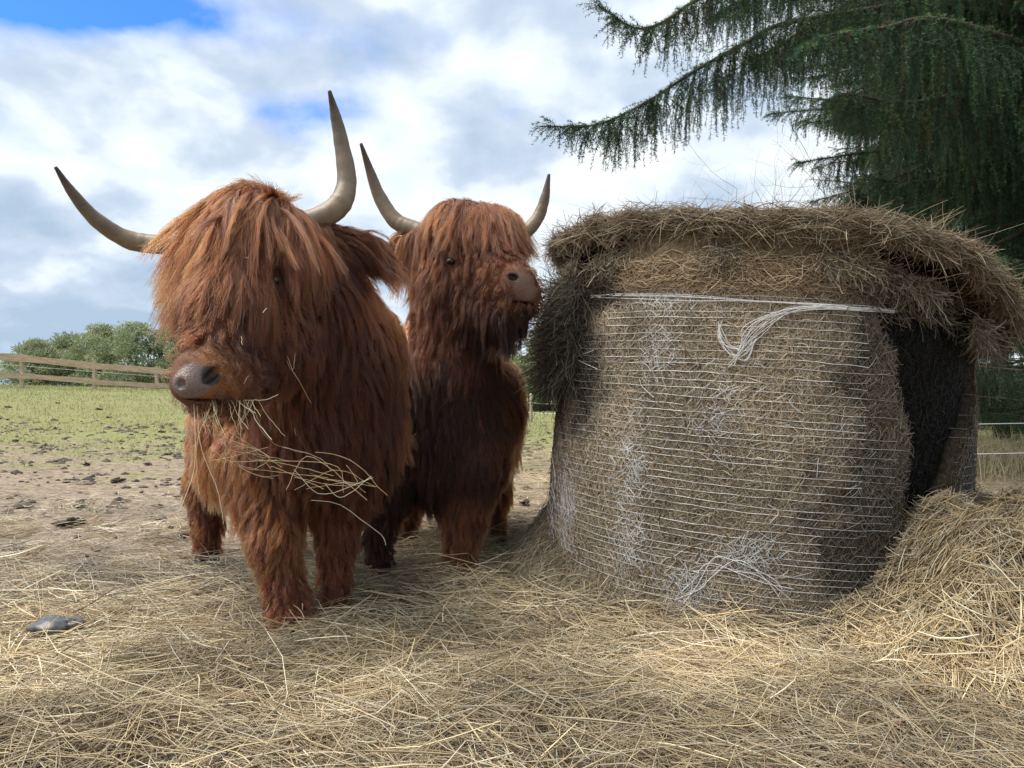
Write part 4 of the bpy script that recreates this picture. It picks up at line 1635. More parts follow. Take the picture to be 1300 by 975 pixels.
# =========== front animal
cow1 = empty('highland_cow', P(380, 780, 2.5) * [1, 1, 0], 'shaggy red highland cow in front, head turned left, stalks of hay in its mouth', 'highland cow')
dn = (0, 0, -1)
f_body = (.15, .25, -1)
pr1 = [
    # torso
    cap_px((385, 500, 2.78), 92, (345, 470, 3.50), 78, flow=(-.1, .5, -1), ln=.12, col=(1.05, 1.05, 1.0)),
    cap_px((345, 470, 3.50), 78, (330, 480, 3.75), 62, flow=(-.1, .4, -1), ln=.12),
    # chest and shoulders
    cap_px((405, 470, 2.58), 90, (415, 560, 2.66), 84, flow=(.12, .05, -1), ln=.13, lift=.4, col=(.75, .68, .7)),  # chest shade painted into the hair colour
    cap_px((462, 430, 2.72), 40, (478, 545, 2.72), 34, flow=(.3, .1, -1), ln=.13, lift=.4, col=(3.0, 3.2, 3.2)),  # light on the right edge painted as golden hair
    cap_px((300, 540, 2.72), 46, (290, 590, 2.75), 36, flow=(-.1, 0, -1), ln=.12, lift=.4, col=(4.2, 4.8, 4.8)),  # sunlit left flank, its glow put into the hair colour
    cap_px((405, 580, 2.58), 60, (415, 612, 2.62), 44, flow=(.0, 0, -1), ln=.11, lift=.3, col=(1, .95, .95)),
    # neck
    cap_px((385, 380, 2.42), 66, (415, 470, 2.58), 80, flow=(.30, .15, -1), ln=.11, lift=.3, col=(.62, .56, .6)),  # shaded neck darkened through its hair colour
    cap_px((430, 395, 2.50), 44, (460, 440, 2.64), 44, flow=(.4, .2, -1), ln=.13, lift=.4, col=(3.0, 3.2, 3.0)),  # lit neck edge painted golden
    # skull, brow, cheek
    cap_px((320, 310, 2.33), 59, (345, 325, 2.36), 58, flow=(-.25, -.3, -1), ln=.09, lift=.2),
    cap_px((303, 340, 2.24), 54, (288, 405, 2.10), 46, flow=(-.28, -.35, -1), ln=.10, lift=.15, col=(1.0, .95, .95)),
    cap_px((345, 370, 2.28), 56, (350, 440, 2.24), 50, flow=(-.05, .1, -1), ln=.08, lift=.12, col=(.85, .78, .78)),
    cap_px((350, 440, 2.24), 44, (310, 475, 2.12), 34, flow=(-.1, .1, -1), ln=.07, lift=.1, col=(.8, .72, .72)),
    cap_px((288, 410, 2.10), 44, (272, 462, 1.99), 34, flow=(-.1, -.2, -1), ln=.085, lift=.1, col=(.85, .8, .8)),
    # muzzle
    cap_px((292, 482, 2.02), 33, (262, 480, 1.94), 29, flow=(.5, .2, -.6), ln=.009, lift=.08, col=(1.6, 2.1, 2.8), dens=.7),
    cap_px((250, 474, 1.905), 21, (241, 489, 1.88), 19, flow=(.3, .3, -.2), ln=.003, lift=.1, dens=.0, col=(.5, .6, .8)),
    cap_px((240, 470, 1.93), 12, (235, 486, 1.91), 12, flow=(.3, .3, -.2), ln=.003, lift=.1, dens=.0),
    cap_px((300, 512, 2.05), 16, (255, 508, 1.93), 11, flow=(.1, 0, -1), ln=.035, lift=.2, col=(.5, .45, .45)),
    # near ear
    cap_px((418, 305, 2.40), 15, (462, 315, 2.44), 12, flow=(.75, .0, -.55), ln=.15, lift=.35, col=(1.0, .95, .9), dens=2.0),
    cap_px((462, 315, 2.44), 11, (480, 330, 2.46), 8, flow=(.65, .0, -.8), ln=.14, lift=.35, col=(1.1, 1.05, 1.0), dens=2.0),
    # far ear
    cap_px((258, 325, 2.42), 13, (228, 345, 2.46), 10, flow=(-.5, 0, -1), ln=.12, lift=.3, dens=1.5, col=(1.2, 1.2, 1.1)),
    # forelegs
    cap_px((325, 585, 2.62), 46, (350, 690, 2.52), 25, flow=(-.08, -.05, -1), ln=.10, lift=.28, col=(3.6, 4.2, 4.2)),  # sunlit foreleg, light painted in as gold hair
    cap_px((347, 690, 2.52), 22, (362, 745, 2.50), 18, flow=(.05, 0, -1), ln=.055, lift=.25, col=(1.4, 1.4, 1.4)),
    cap_px((362, 745, 2.50), 18, (368, 792, 2.47), 25, flow=(0, -.1, -1), ln=.05, lift=.35, col=(1.7, 1.7, 1.8)),
    cap_px((438, 590, 2.66), 33, (428, 690, 2.62), 17, flow=(.05, 0, -1), ln=.09, lift=.25),
    cap_px((428, 690, 2.62), 15, (424, 768, 2.60), 15, flow=(0, 0, -1), ln=.045, lift=.25, col=(1.3, 1.2, 1.2)),
    # hind legs
    cap_px((285, 540, 3.35), 40, (262, 620, 3.34), 20, flow=(-.05, 0, -1), ln=.09, lift=.25, col=(3.4, 3.8, 3.8)),  # lit hind leg, gold painted in for the light
    cap_px((262, 620, 3.34), 19, (264, 695, 3.34), 13, flow=(0, 0, -1), ln=.06, lift=.25, col=(1.4, 1.4, 1.4)),
    cap_px((350, 560, 3.62), 34, (335, 640, 3.52), 16, flow=(0, 0, -1), ln=.07, lift=.25),
    cap_px((335, 640, 3.52), 15, (335, 700, 3.50), 13, flow=(0, 0, -1), ln=.05, lift=.25, col=(1.0, 1.0, 1.0)),
]
carve1 = [(268, 477, 1.9, (.030, .019, .0135), P(255, 488, 1.86) - P(274, 470, 1.89)),
          (229, 487, 1.9, (.010, .011, .013), (0, 1, .1)),
          (262, 508, 1.9, (.075, .03, .0035), P(300, 510, 1.98) - P(240, 508, 1.88))]
nose1 = [((285, 480, 1.95), .085, (.20, .085, .03), .015, .0),
         ((243, 485, 1.9), .050, (.135, .092, .080), .007, 1.0),
         ((268, 477, 1.9), .0265, (.015, .01, .01), .004, .4),
         ((230, 488, 1.9), .010, (.02, .014, .014), .004, .4),
         ((285, 515, 1.95), .030, (.035, .02, .016), .012, .2)]
horn1 = [([(255, 312, 2.42), (215, 311, 2.44), (165, 305, 2.42), (122, 279, 2.36), (92, 245, 2.30), (70, 212, 2.24)], [12.5, 12.5, 12, 9.5, 6.5, 2.2]),
         ([(375, 288, 2.36), (408, 276, 2.36), (432, 258, 2.38), (440, 228, 2.40), (434, 185, 2.40), (426, 148, 2.38), (418, 115, 2.34)],
          [15.5, 15, 14.5, 12.5, 9.8, 7, 2.4])]
pc = P(330, 262, 2.30)
lock1 = [(pc, (.13, .12, .07), 1900, ((-.12, -.35, -.6), ((2.4, 0, 0), (0, 4, 0), (0, 0, 2))), .22, .36, 40000, 1.35, .74, .34, .028),
         (P(276, 296, 2.30), (.11, .10, .07), 900, ((-.30, -.3, -.9), ((4, 0, 0), (0, 3, 0), (0, 0, 1))), .18, .30, 17000, 1.6, .74, .34, .03),
         (P(300, 350, 2.16), (.12, .10, .13), 900, ((-.15, -.25, -1), ((3, 0, 0), (0, 2, 0), (0, 0, 0))), .12, .24, 13000, 1.25, .75, .3, .022),
         (P(350, 255, 2.33), (.05, .06, .04), 40, ((-.1, -.2, .15), ((10, 0, 0), (0, 6, 0), (0, 0, 1))), .06, .12, 1500, 1.1, .5, .12, .04)]
B1 = build_cow(cow1, pr1, carve1, (P(215, 525, 1.83), P(345, 440, 2.10)), nose1, 10000, int(210000 * HQ), 11, horn1,
               [(349, 356, 2.2, .015)],
               [(368, 790, 2.46, 26), (424, 770, 2.59, 18), (264, 702, 3.33, 17), (335, 705, 3.5, 17)], lock1)

# =========== second animal
cow2 = empty('highland_cow', P(590, 700, 3.2) * [1, 1, 0], 'dark red highland cow standing behind, head raised towards the round bale', 'highland cow')
dk = (.42, .36, .36)
pr2 = [
    cap_px((590, 520, 3.35), 72, (590, 500, 4.1), 62, flow=(0, .4, -1), ln=.12),
    cap_px((545, 455, 3.55), 48, (560, 470, 4.0), 50, flow=(-.2, .4, -.8), ln=.12, col=(4.5, 5.2, 5.2)),  # lit back, its brightness painted into the coat
    cap_px((622, 495, 3.6), 38, (626, 560, 3.6), 30, flow=(.25, .1, -1), ln=.13, lift=.4, col=(4.5, 5.2, 5.2)),  # lit right flank painted as golden hair
    cap_px((574, 480, 3.2), 56, (580, 560, 3.22), 54, flow=(.05, 0, -1), ln=.11, lift=.3, col=(.20, .20, .30)),  # near-black chest: shade painted into the coat colour
    cap_px((560, 600, 3.22), 44, (592, 590, 3.2), 46, flow=(.2, 0, -1), ln=.10, lift=.35, col=(.25, .24, .34)),  # underside shade painted dark as well
    # neck
    cap_px((575, 370, 3.14), 45, (575, 460, 3.18), 50, flow=(0, -.05, -1), ln=.12, lift=.3, col=(.9, .8, .8)),
    # head
    cap_px((585, 305, 3.10), 42, (622, 308, 3.10), 38, flow=(.1, -.3, -1), ln=.08, lift=.2),
    cap_px((600, 325, 3.05), 42, (632, 352, 2.93), 31, flow=(.1, -.2, -1), ln=.06, lift=.15),
    cap_px((582, 360, 3.08), 38, (625, 390, 2.98), 27, flow=(0, 0, -1), ln=.10, lift=.2, col=(.95, .85, .85)),
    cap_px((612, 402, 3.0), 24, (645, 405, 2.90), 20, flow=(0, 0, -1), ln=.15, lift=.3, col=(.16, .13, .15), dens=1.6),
    cap_px((640, 358, 2.92), 25, (655, 364, 2.86), 24, flow=(-.5, .1, -.5), ln=.010, lift=.08, col=(1.2, 1.2, 1.3), dens=1.0),
    cap_px((657, 356, 2.84), 17, (671, 372, 2.84), 14, flow=(0, 0, -1), ln=.003, dens=0),
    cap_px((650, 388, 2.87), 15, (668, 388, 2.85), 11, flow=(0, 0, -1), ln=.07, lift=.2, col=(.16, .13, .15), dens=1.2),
    # ears
    cap_px((540, 305, 3.15), 11, (512, 315, 3.2), 9, flow=(-.3, 0, -1), ln=.13, lift=.3, col=(.75, .7, .7), dens=2.0),
    cap_px((512, 315, 3.2), 9, (500, 322, 3.22), 7, flow=(-.15, 0, -1), ln=.13, lift=.3, col=(.85, .8, .75), dens=2.0),
    # front legs
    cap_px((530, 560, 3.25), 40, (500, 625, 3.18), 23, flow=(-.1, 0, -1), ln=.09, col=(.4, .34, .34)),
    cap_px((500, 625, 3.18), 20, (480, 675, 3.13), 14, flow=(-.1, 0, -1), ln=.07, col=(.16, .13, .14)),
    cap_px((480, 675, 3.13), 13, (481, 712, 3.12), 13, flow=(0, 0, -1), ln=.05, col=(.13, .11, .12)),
    cap_px((600, 570, 3.22), 44, (590, 650, 3.16), 26, flow=(.05, 0, -1), ln=.10, lift=.3, col=(1.3, 1.3, 1.3)),
    cap_px((590, 650, 3.16), 22, (582, 716, 3.14), 18, flow=(-.05, 0, -1), ln=.06, lift=.3, col=(3.0, 3.4, 3.6)),
    # hind legs
    cap_px((535, 590, 3.9), 32, (520, 640, 3.78), 14, flow=(0, 0, -1), ln=.07),
    cap_px((520, 640, 3.78), 12, (516, 680, 3.76), 10, flow=(0, 0, -1), ln=.05),
    cap_px((618, 570, 3.85), 34, (625, 630, 3.80), 18, flow=(.1, 0, -1), ln=.10, col=(2.2, 2.5, 2.6)),
    cap_px((625, 630, 3.80), 14, (630, 672, 3.80), 10, flow=(.1, 0, -1), ln=.06, col=(2.0, 2.2, 2.2)),
]
carve2 = [(651, 352, 2.85, (.019, .022, .012), (1, -.2, -.35)),
          (682, 362, 2.85, (.011, .014, .014), (0, 1, 0)),
          (664, 384, 2.85, (.055, .03, .004), (1, 0, -.1))]
nose2 = [((648, 362, 2.87), .08, (.10, .04, .024), .012, .1),
         ((668, 363, 2.85), .053, (.125, .068, .05), .008, .6),
         ((651, 352, 2.85), .023, (.012, .008, .008), .005, .3),
         ((664, 400, 2.88), .030, (.03, .018, .016), .012, .2)]
horn2 = [([(548, 300, 3.16), (528, 292, 3.18), (502, 280, 3.2), (482, 250, 3.2), (469, 215, 3.17), (458, 182, 3.12)], [11.5, 11, 10.5, 8.5, 5.5, 2]),
         ([(652, 302, 3.10), (670, 292, 3.12), (684, 274, 3.13), (692, 250, 3.12), (697, 221, 3.1)], [10, 9, 8, 6, 1.8])]
lock2 = [(P(610, 270, 3.09), (.13, .12, .07), 1500, ((.1, -.45, -.5), ((3.4, 0, 0), (0, 4, 0), (0, 0, 1))), .13, .27, 32000, 1.3, .75, .32, .026),
         (P(533, 298, 3.14), (.04, .06, .06), 150, ((-.2, -.2, -1), ((2, 0, 0), (0, 2, 0), (0, 0, 0))), .15, .3, 4000, 1.3, .82, .32, .025)]
B2 = build_cow(cow2, pr2, carve2, (P(612, 410, 2.77), P(688, 330, 2.98)), nose2, 7500, int(150000 * HQ), 23, horn2,
               [(573, 332, 3.0, .0165)],
               [(480, 722, 3.12, 16), (582, 724, 3.13, 22), (516, 690, 3.76, 12), (631, 682, 3.8, 13)], lock2)

# =========== hay in the first animal's mouth
HP = []
def strand(pts, jit=0):
    q_ = np.array([P(px + R.normal(0, jit), py + R.normal(0, jit), d_) for px, py, d_ in pts])
    HP.append(spline(q_, 12))
for pts in ([(246, 512, 1.88), (248, 560, 1.85), (246, 600, 1.86), (232, 640, 1.88), (225, 650, 1.9)],
            [(250, 515, 1.88), (256, 570, 1.86), (276, 620, 1.86), (284, 665, 1.88)],
            [(268, 512, 1.90), (262, 530, 1.86), (250, 560, 1.85), (250, 600, 1.86), (253, 628, 1.87)],
            [(310, 508, 1.96), (335, 508, 1.95), (353, 501, 1.97)],
            [(318, 512, 1.97), (330, 545, 1.93), (352, 565, 1.93), (385, 575, 1.97)],
            [(400, 574, 2.1), (430, 578, 2.1), (460, 595, 2.11), (480, 618, 2.13), (492, 629, 2.15)],
            [(395, 635, 2.12), (430, 640, 2.13), (462, 662, 2.14), (485, 680, 2.15), (490, 692, 2.16)],
            [(365, 453, 2.02), (371, 470, 2.01), (380, 485, 2.01), (395, 512, 2.03)],
            [(375, 448, 2.03), (371, 470, 2.01), (364, 458, 2.0)],
            [(270, 512, 1.9), (272, 520, 1.86), (274, 526, 1.86)],
            [(305, 510, 1.93), (303, 530, 1.9), (308, 545, 1.9)]):
    strand(pts)
for k in range(30):    # fringe straight under the lips
    x0 = R.uniform(248, 330)
    L_ = R.uniform(14, 55)
    dx_ = R.normal(0, 16)
    d0 = 1.87 + (x0 - 248) * .0010
    strand([(x0, 508, d0 + .03), (x0 + dx_ * .4, 508 + L_ * .5, d0), (x0 + dx_, 508 + L_, d0 + R.normal(0, .02))])
for k in range(30):    # tangled bundle trailing right across the chest
    t0 = R.uniform(0, .75)
    t1 = min(t0 + R.uniform(.15, .45), 1)
    ctrl = np.array([(262, 535), (285, 565), (330, 590), (380, 600), (430, 612), (480, 618)])
    q_ = spline(ctrl, 30)
    a1_, a2_, a3_ = q_[int(t0 * 29)], q_[int((t0 + t1) / 2 * 29)], q_[int(t1 * 29)]
    j = R.normal(0, 13, (3, 2)) * [1, 1.1]
    dd = 1.90 + .22 * t0
    strand([(a1_[0] + j[0, 0], a1_[1] + j[0, 1], dd), (a2_[0] + j[1, 0], a2_[1] + j[1, 1], dd + .03), (a3_[0] + j[2, 0], a3_[1] + j[2, 1], dd + .08)])
HP = np.array(HP)
HP[:, 1:-1] += R.normal(0, .0008, (len(HP), 10, 3))
# stalks rest on the coat instead of running through it
sdv = B1[0].sdf(HP, False)
gdv = B1[0].grad(HP)
HP = HP + gdv * np.clip(.034 - sdv, 0, .3)[..., None] * sstep(0, .35, np.linspace(0, 1, 12))[None, :, None]
ho = tubes('mouthful_of_hay', HP, R.uniform(.0005, .0009, len(HP)), M_straw, None, hay_cols(len(HP), 1.35, .1))
tag(ho, 'pale hay stalks hanging from the mouth of the front cow across its chest', 'hay stalks')
# crumbs of chaff stuck in the coats
for cw, Bx, wn, lab in ((cow1, B1, 70, 'chaff_fleck'), (cow2, B2, 12, 'chaff_fleck')):
    rt = sample_mesh(Bx[1], Bx[2], 4000)
    rt = rt[(rt[:, 2] > .55)]
    rt = rt[R.choice(len(rt), wn)]
    gg = Bx[0].grad(rt)
    c0 = rt + gg * .042
    d = nrm(np.cross(gg, R.normal(size=gg.shape)))
    sk = np.linspace(-.5, .5, 4)
    L = R.uniform(.006, .03, wn)
    pth = c0[:, None] + d[:, None] * (sk[None] * L[:, None])[..., None] + R.normal(0, .001, (wn, 4, 3))
    tag(tubes('chaff', pth, np.full(wn, .0007), M_straw, cw, hay_cols(wn, 1.1)), kind='stuff')

# ------------------------------------------------------------------ trees
def needle_mesh(name, twigs, per_m, nlen, nwid, parent, pal, seed=0):
    """twigs: list of (K,3) polylines arrays (N,K,3); needles all round each of them, one narrow triangle each"""
    Pt = twigs
    N, K, _ = Pt.shape
    sl_ = np.linalg.norm(Pt[:, 1:] - Pt[:, :-1], axis=-1).sum(1)
    cnt = np.maximum((sl_ * per_m).astype(int), 3)
    ti = np.repeat(np.arange(N), cnt)
    M = len(ti)
    q_ = R.uniform(0.02, 1, M) * (K - 1)
    i0 = np.minimum(q_.astype(int), K - 2)
    f_ = (q_ - i0)[:, None]
    p0 = Pt[ti, i0] * (1 - f_) + Pt[ti, i0 + 1] * f_
    tg = nrm(Pt[ti, i0 + 1] - Pt[ti, i0])
    rv = nrm(np.cross(tg, R.normal(size=(M, 3))))
    d = nrm(rv * R.uniform(.6, 1.0, (M, 1)) + tg * R.uniform(.3, .75, (M, 1)))
    L = nlen * R.uniform(.6, 1.15, M) * (1 - .35 * (q_ / (K - 1)))
    sd_ = nrm(np.cross(d, R.normal(size=(M, 3)))) * nwid * .5
    V = np.stack([p0 - sd_, p0 + sd_, p0 + d * L[:, None]], 1).reshape(-1, 3)
    tc_ = np.array(pal)[R.integers(0, len(pal), N)] * R.uniform(.7, 1.25, (N, 1))
    c = tc_[ti] * R.uniform(.75, 1.2, (M, 1))
    dead = R.uniform(0, 1, N) < .04
    c[dead[ti]] = np.array([.12, .075, .035]) * R.uniform(.7, 1.2, (dead[ti].sum(), 1))
    return mesh_np(name, V, np.arange(3 * M).reshape(-1, 3), M_leaf if False else M_needle, parent, np.repeat(c, 3, 0), False)


def branch_twigs(path, r0, hang0, hang1, step, lat=.25, K=7, taper=True, upright=0.0, sprays=True):
    """hanging branchlets of a weeping spruce limb; also short side sprays near the tip"""
    n_ = 60
    pth = spline(path, n_)
    seg = np.linalg.norm(np.diff(pth, axis=0), axis=1)
    tot = seg.sum()
    cum = np.r_[0, np.cumsum(seg)] / tot
    m_ = int(tot / step)
    u = np.sort(R.uniform(.06, 1, m_))
    base = np.stack([np.interp(u, cum, pth[:, k_]) for k_ in range(3)], -1)
    tan = nrm(np.stack([np.interp(u, cum, np.gradient(pth[:, k_])) for k_ in range(3)], -1))
    side = nrm(np.cross(tan, [0, 0, 1.])) * np.where(np.arange(m_) % 2, 1, -1)[:, None]
    L = (hang0 + (hang1 - hang0) * (1 - u) ** .8) * R.uniform(.45, 1.25, m_)
    tip = sstep(.86, 1.0, u)
    L = L * (1 - .45 * tip)
    out = np.zeros((m_, K, 3))
    out[:, 0] = base
    d = nrm(side * R.uniform(.1, .9, (m_, 1)) * (lat * 2 + .6 * tip[:, None]) + tan * (.35 + .9 * tip[:, None]) + np.array([0, 0, -1.]) * (.75 - .75 * tip[:, None]) + [0, 0, upright])
    for k in range(1, K):
        out[:, k] = out[:, k - 1] + d * (L / (K - 1))[:, None]
        d = nrm(d + np.array([0, 0, -1.]) * (.55 - .42 * tip[:, None]) + R.normal(0, .07, (m_, 3)))
    # secondary hanging sprigs off the longer ones
    lg = np.where(L > .16)[0]
    lg = np.repeat(lg, 2)
    b2 = out[lg, R.integers(1, 4, len(lg))]
    o2 = np.zeros((len(lg), K, 3))
    o2[:, 0] = b2
    d = nrm(R.normal(0, .8, (len(lg), 3)) * [1, 1, .2] + [0, 0, -.9])
    L2 = L[lg] * R.uniform(.3, .65, len(lg))
    for k in range(1, K):
        o2[:, k] = o2[:, k - 1] + d * (L2 / (K - 1))[:, None]
        d = nrm(d + np.array([0, 0, -1.]) * .5 + R.normal(0, .06, (len(lg), 3)))
    res = [out, o2]
    if sprays:
        # short stiff side sprays and the needles on the limb itself
        m2 = int(m_ * .9)
        u2 = R.uniform(.12, 1, m2)
        b3 = np.stack([np.interp(u2, cum, pth[:, k_]) for k_ in range(3)], -1)
        t3 = nrm(np.stack([np.interp(u2, cum, np.gradient(pth[:, k_])) for k_ in range(3)], -1))
        s3 = nrm(np.cross(t3, [0, 0, 1.])) * R.choice([-1, 1], m2)[:, None]
        d = nrm(s3 * R.uniform(.2, 1, (m2, 1)) + t3 * R.uniform(.3, 1.2, (m2, 1)) + np.array([0, 0, 1.]) * R.uniform(-.5, .35, (m2, 1)))
        L3 = R.uniform(.06, .20, m2)
        o3 = np.zeros((m2, K, 3))
        o3[:, 0] = b3
        for k in range(1, K):
            o3[:, k] = o3[:, k - 1] + d * (L3 / (K - 1))[:, None]
            d = nrm(d + [0, 0, -.12])
        res.append(o3)
        cut = [pth[i_:i_ + K] for i_ in range(14, n_ - K, K - 1)]
        res += [np.array(cut)] * 3
    return pth, np.concatenate(res)


NPAL = [(.035, .095, .052), (.045, .12, .058), (.065, .15, .06), (.028, .078, .052), (.09, .155, .06)]


def spruce(name, loc, hgt, tr, limbs, label, per_m, nlen, nwid, hang, step, cat='tree', explicit=(), pal=NPAL, grp=None):
    tree = empty(name, loc, label, cat, grp)
    loc = np.array(loc, float)
    tube_one('trunk', [loc + [0, 0, -.2], loc + [.02, .01, hgt * .5], loc + [0, 0, hgt]], [tr * 1.15, tr * .8, tr * .25], M_bark, tree, 20, 40, rough=.12)
    TW, BR_, RR_ = [], [], []
    for path in explicit:
        p_, tw = branch_twigs(path, .03, .22, .92, .013)
        TW.append(tw)
        BR_.append(p_)
        RR_.append(np.interp(np.linspace(0, 1, 60), [0, 1], [.022, .004]))
    for (z0, az, ln, sag, rise) in limbs:
        d = np.array([math.sin(az), math.cos(az), 0])
        s_ = np.linspace(0, 1, 6)
        path = loc + [0, 0, z0] + d * ln * s_[:, None] + np.array([0, 0, 1]) * (-sag * np.sin(s_ * np.pi * .75) + rise * s_ ** 3)[:, None]
        path = path + R.normal(0, .03, (6, 3)) * s_[:, None]
        p_, tw = branch_twigs(path, .03, hang[0], hang[1], step)
        TW.append(tw)
        BR_.append(p_)
        RR_.append(np.interp(np.linspace(0, 1, 60), [0, 1], [.012 + .008 * ln, .003]))
    tubes('branch', np.array(BR_), np.array(RR_), M_bark, tree, None, 6)
    TW = np.concatenate(TW)
    tubes('twigs', TW, np.linspace(.0018, .0006, TW.shape[1])[None].repeat(len(TW), 0), M_bark, tree, None, 3)
    f_ = needle_mesh('foliage', TW, per_m, nlen, nwid, tree, pal)
    return tree


TX, TY = 4.55, 6.1
ex = [
    [(TX, TY, 3.75), P(1180, 5, 5.75), P(1080, 15, 5.6), P(990, 31, 5.4), P(947, 54, 5.25), P(885, 88, 5.1), P(823, 128, 5.0), P(757, 158, 4.9), P(687, 160, 4.85)],
    [(TX, TY, 4.5), P(1150, -75, 5.4), P(1000, -45, 5.2), P(930, -22, 5.0), P(880, 2, 4.9), P(837, 30, 4.85), P(804, 34, 4.8), P(759, 6, 4.75)],
    [(TX, TY, 4.2), P(1100, -60, 5.9), P(1000, -30, 5.7), P(940, 0, 5.6), P(905, 22, 5.5)],
    [(TX, TY, 4.0), P(1160, -25, 6.2), P(1050, 20, 6.1), P(985, 60, 6.0), P(950, 75, 5.9)],
    [(TX, TY, 3.5), P(1200, 25, 5.2), P(1120, 35, 5.0), P(1050, 45, 4.8), P(1010, 62, 4.7)],
    [(TX, TY, 3.1), P(1230, 120, 5.6), P(1150, 130, 5.4), P(1080, 120, 5.3), P(1050, 128, 5.2)],
]
limbs = []
for k in range(112):
    z0 = R.uniform(1.55, 5.8)
    az = R.uniform(-2.5, 1.0) - .3
    toward = math.cos(az)   # +1 away from lens
    ln = R.uniform(1.5, 2.5) * (1.0 if toward > -.3 else .8)
    if z0 > 3.6:
        ln *= .9
    if math.sin(az) < -.2:
        ln = min(ln, 1.2 + .62 * max(z0 - 1.6, 0))
    limbs.append((z0, az, ln, R.uniform(.1, .4), R.uniform(-.25, .1)))
spruce('spruce_tree', (TX, TY, 0), 9, .17, limbs, 'large weeping spruce leaning its hanging branches in from the top right corner', 240, .036, .0042, (.2, .50), .019, explicit=ex)

# darker conifers behind it
for (lx, ly, hh, seed_, lab) in ((5.7, 9.8, 13, 1, 'dark spruce right of the bale behind the weeping spruce, its left tips against the sky'),
                                 (8.2, 10.5, 13, 2, 'dark spruce at the right edge of the picture, behind the big trunk'),
                                 (8.6, 14.5, 13, 3, 'farthest dark spruce seen low behind the wire fence')):
    lm = []
    for k in range(100):
        z0 = R.uniform(.5, 7.8)
        lm.append((z0, R.uniform(-3.1, 3.1), (2.6 - .16 * z0) * R.uniform(.6, 1.0), R.uniform(.05, .3), R.uniform(-.2, .1)))
    spruce('spruce_tree', (lx, ly, float(ground_h(lx, ly))), hh, .14, lm, lab, 70, .032, .008, (.16, .5), .026)
for (lx, ly, hh, lab) in ((7.4, 11.2, 6, 'low dense dark spruce behind the wire fence, nearest the right edge of the bale'),
                          (9.8, 13, 6, 'low dark spruce partly outside the right edge of the picture'),
                          (6.3, 12.6, 6, 'low dark spruce mostly hidden behind the bale')):
    lm = [(R.uniform(.1, 5.2), R.uniform(-3.1, 3.1), 0) for _ in range(80)]
    lm = [(z0, az, (1.9 - .26 * z0) * R.uniform(.6, 1), R.uniform(.0, .2), R.uniform(-.2, .1)) for (z0, az, _) in lm]
    spruce('spruce_tree', (lx, ly, 0), hh, .10, lm, lab, 75, .035, .010, (.12, .38), .03)
# wood behind
lm_x = [(10.5, 17), (13.5, 19), (17, 20), (10.6, 21), (13.5, 25)]
for k, (lx, ly) in enumerate(lm_x):
    lm = [(R.uniform(.1, 10.5), R.uniform(-3.1, 3.1), 0, .15, .1) for _ in range(90)]
    lm = [(z0, az, (2.9 - .2 * z0) * R.uniform(.7, 1), s_, r_) for (z0, az, _, s_, r_) in lm]
    spruce('spruce_tree', (lx, ly, -.3), 13, .16, lm, 'dark spruce of the wood far behind the wire fence', 45, .07, .022, (.2, .5), .05, grp='spruces of the wood behind the wire fence')


def bare_shrub(name, loc, n_st, hgt, spread, label, r0=.012, colr=(.16, .12, .09), cat='shrub', lean=(0, 0)):
    loc = np.array(loc, float)
    allp, allr = [], []
    K = 10

    def go(p, d, L, r_, depth):
        pts = [p]
        for k in range(K - 1):
            d = nrm(d + R.normal(0, .09, 3) + np.array([0, 0, .015]))
            p = p + d * L / (K - 1)
            pts.append(p)
        allp.append(pts)
        allr.append(np.linspace(r_, r_ * .45, K))
        if depth > 0:
            for _ in range(R.integers(3, 6)):
                i_ = R.integers(3, K)
                go(np.array(pts[i_]), nrm(d + R.normal(0, .55, 3)), L * R.uniform(.4, .65), r_ * .5, depth - 1)
    for _ in range(n_st):
        go(loc + [R.normal(0, .1), R.normal(0, .1), -.1], nrm(np.array([lean[0] + R.normal(0, spread), lean[1] + R.normal(0, spread), 1])), hgt * R.uniform(.5, .8), r0, 3)
    o_ = tubes(name, np.array(allp), np.array(allr), M_twig, None, None, 4)
    tag(o_, label, cat)
    return o_


M_twig = mat_noise('bare_twig', [(.3, (.10, .08, .06)), (.7, (.24, .2, .16))], 12, .8)
bare_shrub('bare_shrub', (3.35, 8.3, 0), 10, 4.0, .22, 'leafless shrub with fine pale twigs rising between the bale top and the spruce', .010, lean=(-.05, 0))
bare_shrub('bare_shrub', (5.9, 7.0, 0), 6, 2.2, .4, 'leafless twiggy bush beside the wire fence at the right edge', .010)


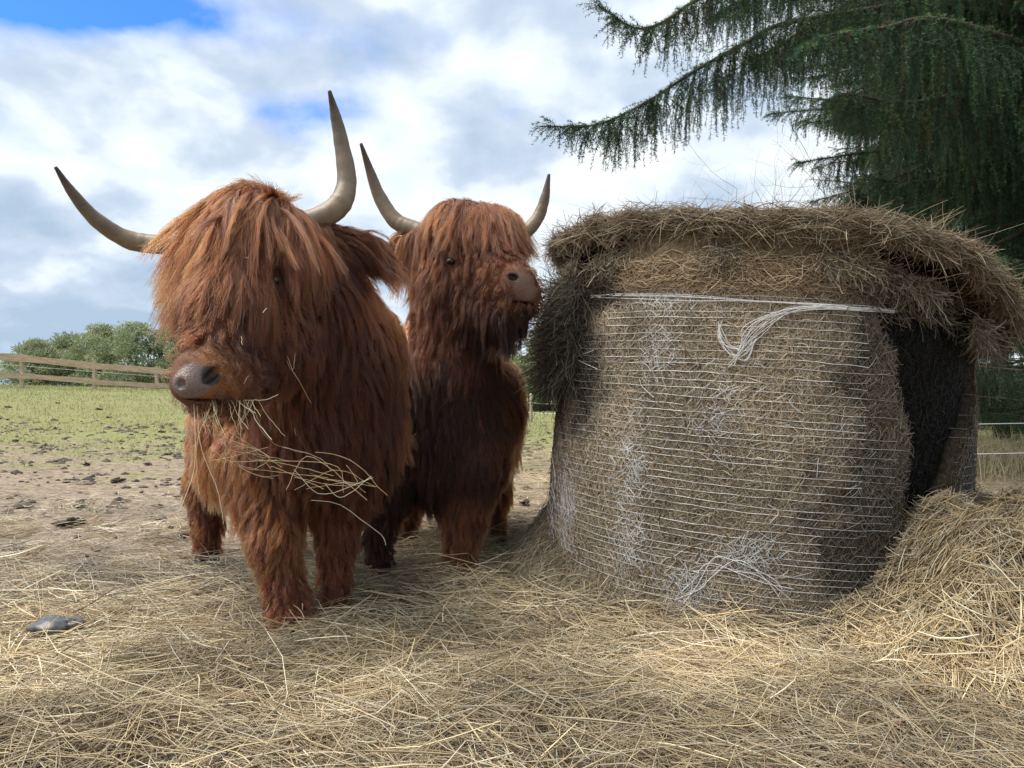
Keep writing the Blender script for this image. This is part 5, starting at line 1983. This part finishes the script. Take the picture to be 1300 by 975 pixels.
def leafy_tree(loc, hgt, wid, seed_, label, pal, leaf=.16, n_cl=70, per=230, trunk_r=.12, name='pine_tree', base=.15, grp=None):
    loc = np.array(loc, float)
    rg = np.random.default_rng(seed_)
    tree = empty(name, loc, label, 'tree', grp)
    tube_one('trunk', [loc + [0, 0, -.5], loc + [.1, 0, hgt * .5], loc + [0, 0, hgt * .93]], [trunk_r, trunk_r * .8, trunk_r * .2], M_bark, tree, 8, 12, rough=.1)
    # clumps at the ends of limbs
    zc = rg.uniform(base, 1.0, n_cl)
    prof = np.interp(zc, [0, .25, .55, .8, 1.0], [.55, .95, 1.0, .68, .12])
    az = rg.uniform(0, 2 * np.pi, n_cl)
    rad = prof * wid * rg.uniform(.35, 1.0, n_cl)
    cc_ = loc + np.stack([np.cos(az) * rad, np.sin(az) * rad, zc * hgt], -1)
    st_ = loc + np.stack([0 * az, 0 * az, (zc * hgt - rad * .35).clip(.1)], -1)
    K = 5
    s_ = np.linspace(0, 1, K)
    LP = st_[:, None] + (cc_ - st_)[:, None] * s_[None, :, None]
    LP[:, 1:-1] += rg.normal(0, .04 * wid, (n_cl, K - 2, 3))
    tubes('branch', LP, np.linspace(trunk_r * .3, trunk_r * .07, K)[None].repeat(n_cl, 0), M_bark, tree, None, 4)
    cr = wid * rg.uniform(.18, .38, n_cl)
    ci = np.repeat(np.arange(n_cl), per)
    M = len(ci)
    v_ = nrm(rg.normal(size=(M, 3))) * rg.uniform(.3, 1, (M, 1)) ** .6
    c0 = cc_[ci] + v_ * cr[ci][:, None] * [1, 1, .55]
    d = nrm(v_ + rg.normal(0, .6, (M, 3)) + [0, 0, .3])
    L = leaf * rg.uniform(.5, 1.2, M)
    sd_ = nrm(np.cross(d, rg.normal(size=(M, 3)))) * (leaf * .16)
    V = np.stack([c0 - sd_, c0 + sd_, c0 + d * L[:, None]], 1).reshape(-1, 3)
    ccx = np.array(pal)[rg.integers(0, len(pal), n_cl)] * rg.uniform(.8, 1.2, (n_cl, 1))
    c = ccx[ci] * rg.uniform(.75, 1.25, (M, 1))
    mesh_np('crown', V, np.arange(3 * M).reshape(-1, 3), M_leaf, tree, np.repeat(c, 3, 0), False)


PPAL = [(.24, .29, .16), (.30, .34, .19), (.20, .25, .14), (.34, .37, .22)]
for k, (px, topy, dd, wpx, lab) in enumerate((
        (45, 437, 52, 26, 'small pale pine at the far left, leftmost of the row beyond the rail fence'),
        (88, 430, 54, 30, 'low rounded pale green pine second from the left beyond the rail fence'),
        (128, 418, 52, 26, 'pointed pale pine between two broader ones beyond the rail fence'),
        (172, 416, 50, 34, 'broadest pale pine beyond the rail fence, left of the cow'),
        (215, 420, 51, 30, 'pale pine partly hidden by the front cow'),
        (262, 430, 53, 30, 'pale pine mostly hidden behind the front cow'))):
    bx = (px - CX) / F * dd
    bz = float(ground_h(bx, dd))
    topz = CH + (CY - topy) / F * dd
    leafy_tree((bx, dd, bz), topz - bz, wpx / F * dd * 1.6, 100 + k, lab, PPAL, leaf=.24, n_cl=90, per=150, base=.0)
for k, (px, topy, dd, wpx, lab) in enumerate((
        (632, 430, 40, 40, 'pale green tree in the gap right of the second cow, beyond the far fence'),
        (690, 418, 36, 36, 'pale green tree partly behind the left edge of the bale'),
        (560, 455, 42, 40, 'pale green tree beyond the field, hidden behind the second cow'))):
    bx = (px - CX) / F * dd
    bz = float(ground_h(bx, dd)) - .2
    topz = CH + (CY - topy) / F * dd
    leafy_tree((bx, dd, bz), topz - bz, wpx / F * dd, 200 + k, lab, [(.22, .27, .13), (.17, .22, .1), (.3, .33, .18)], leaf=.22, n_cl=80, per=160, name='tree', base=.04)
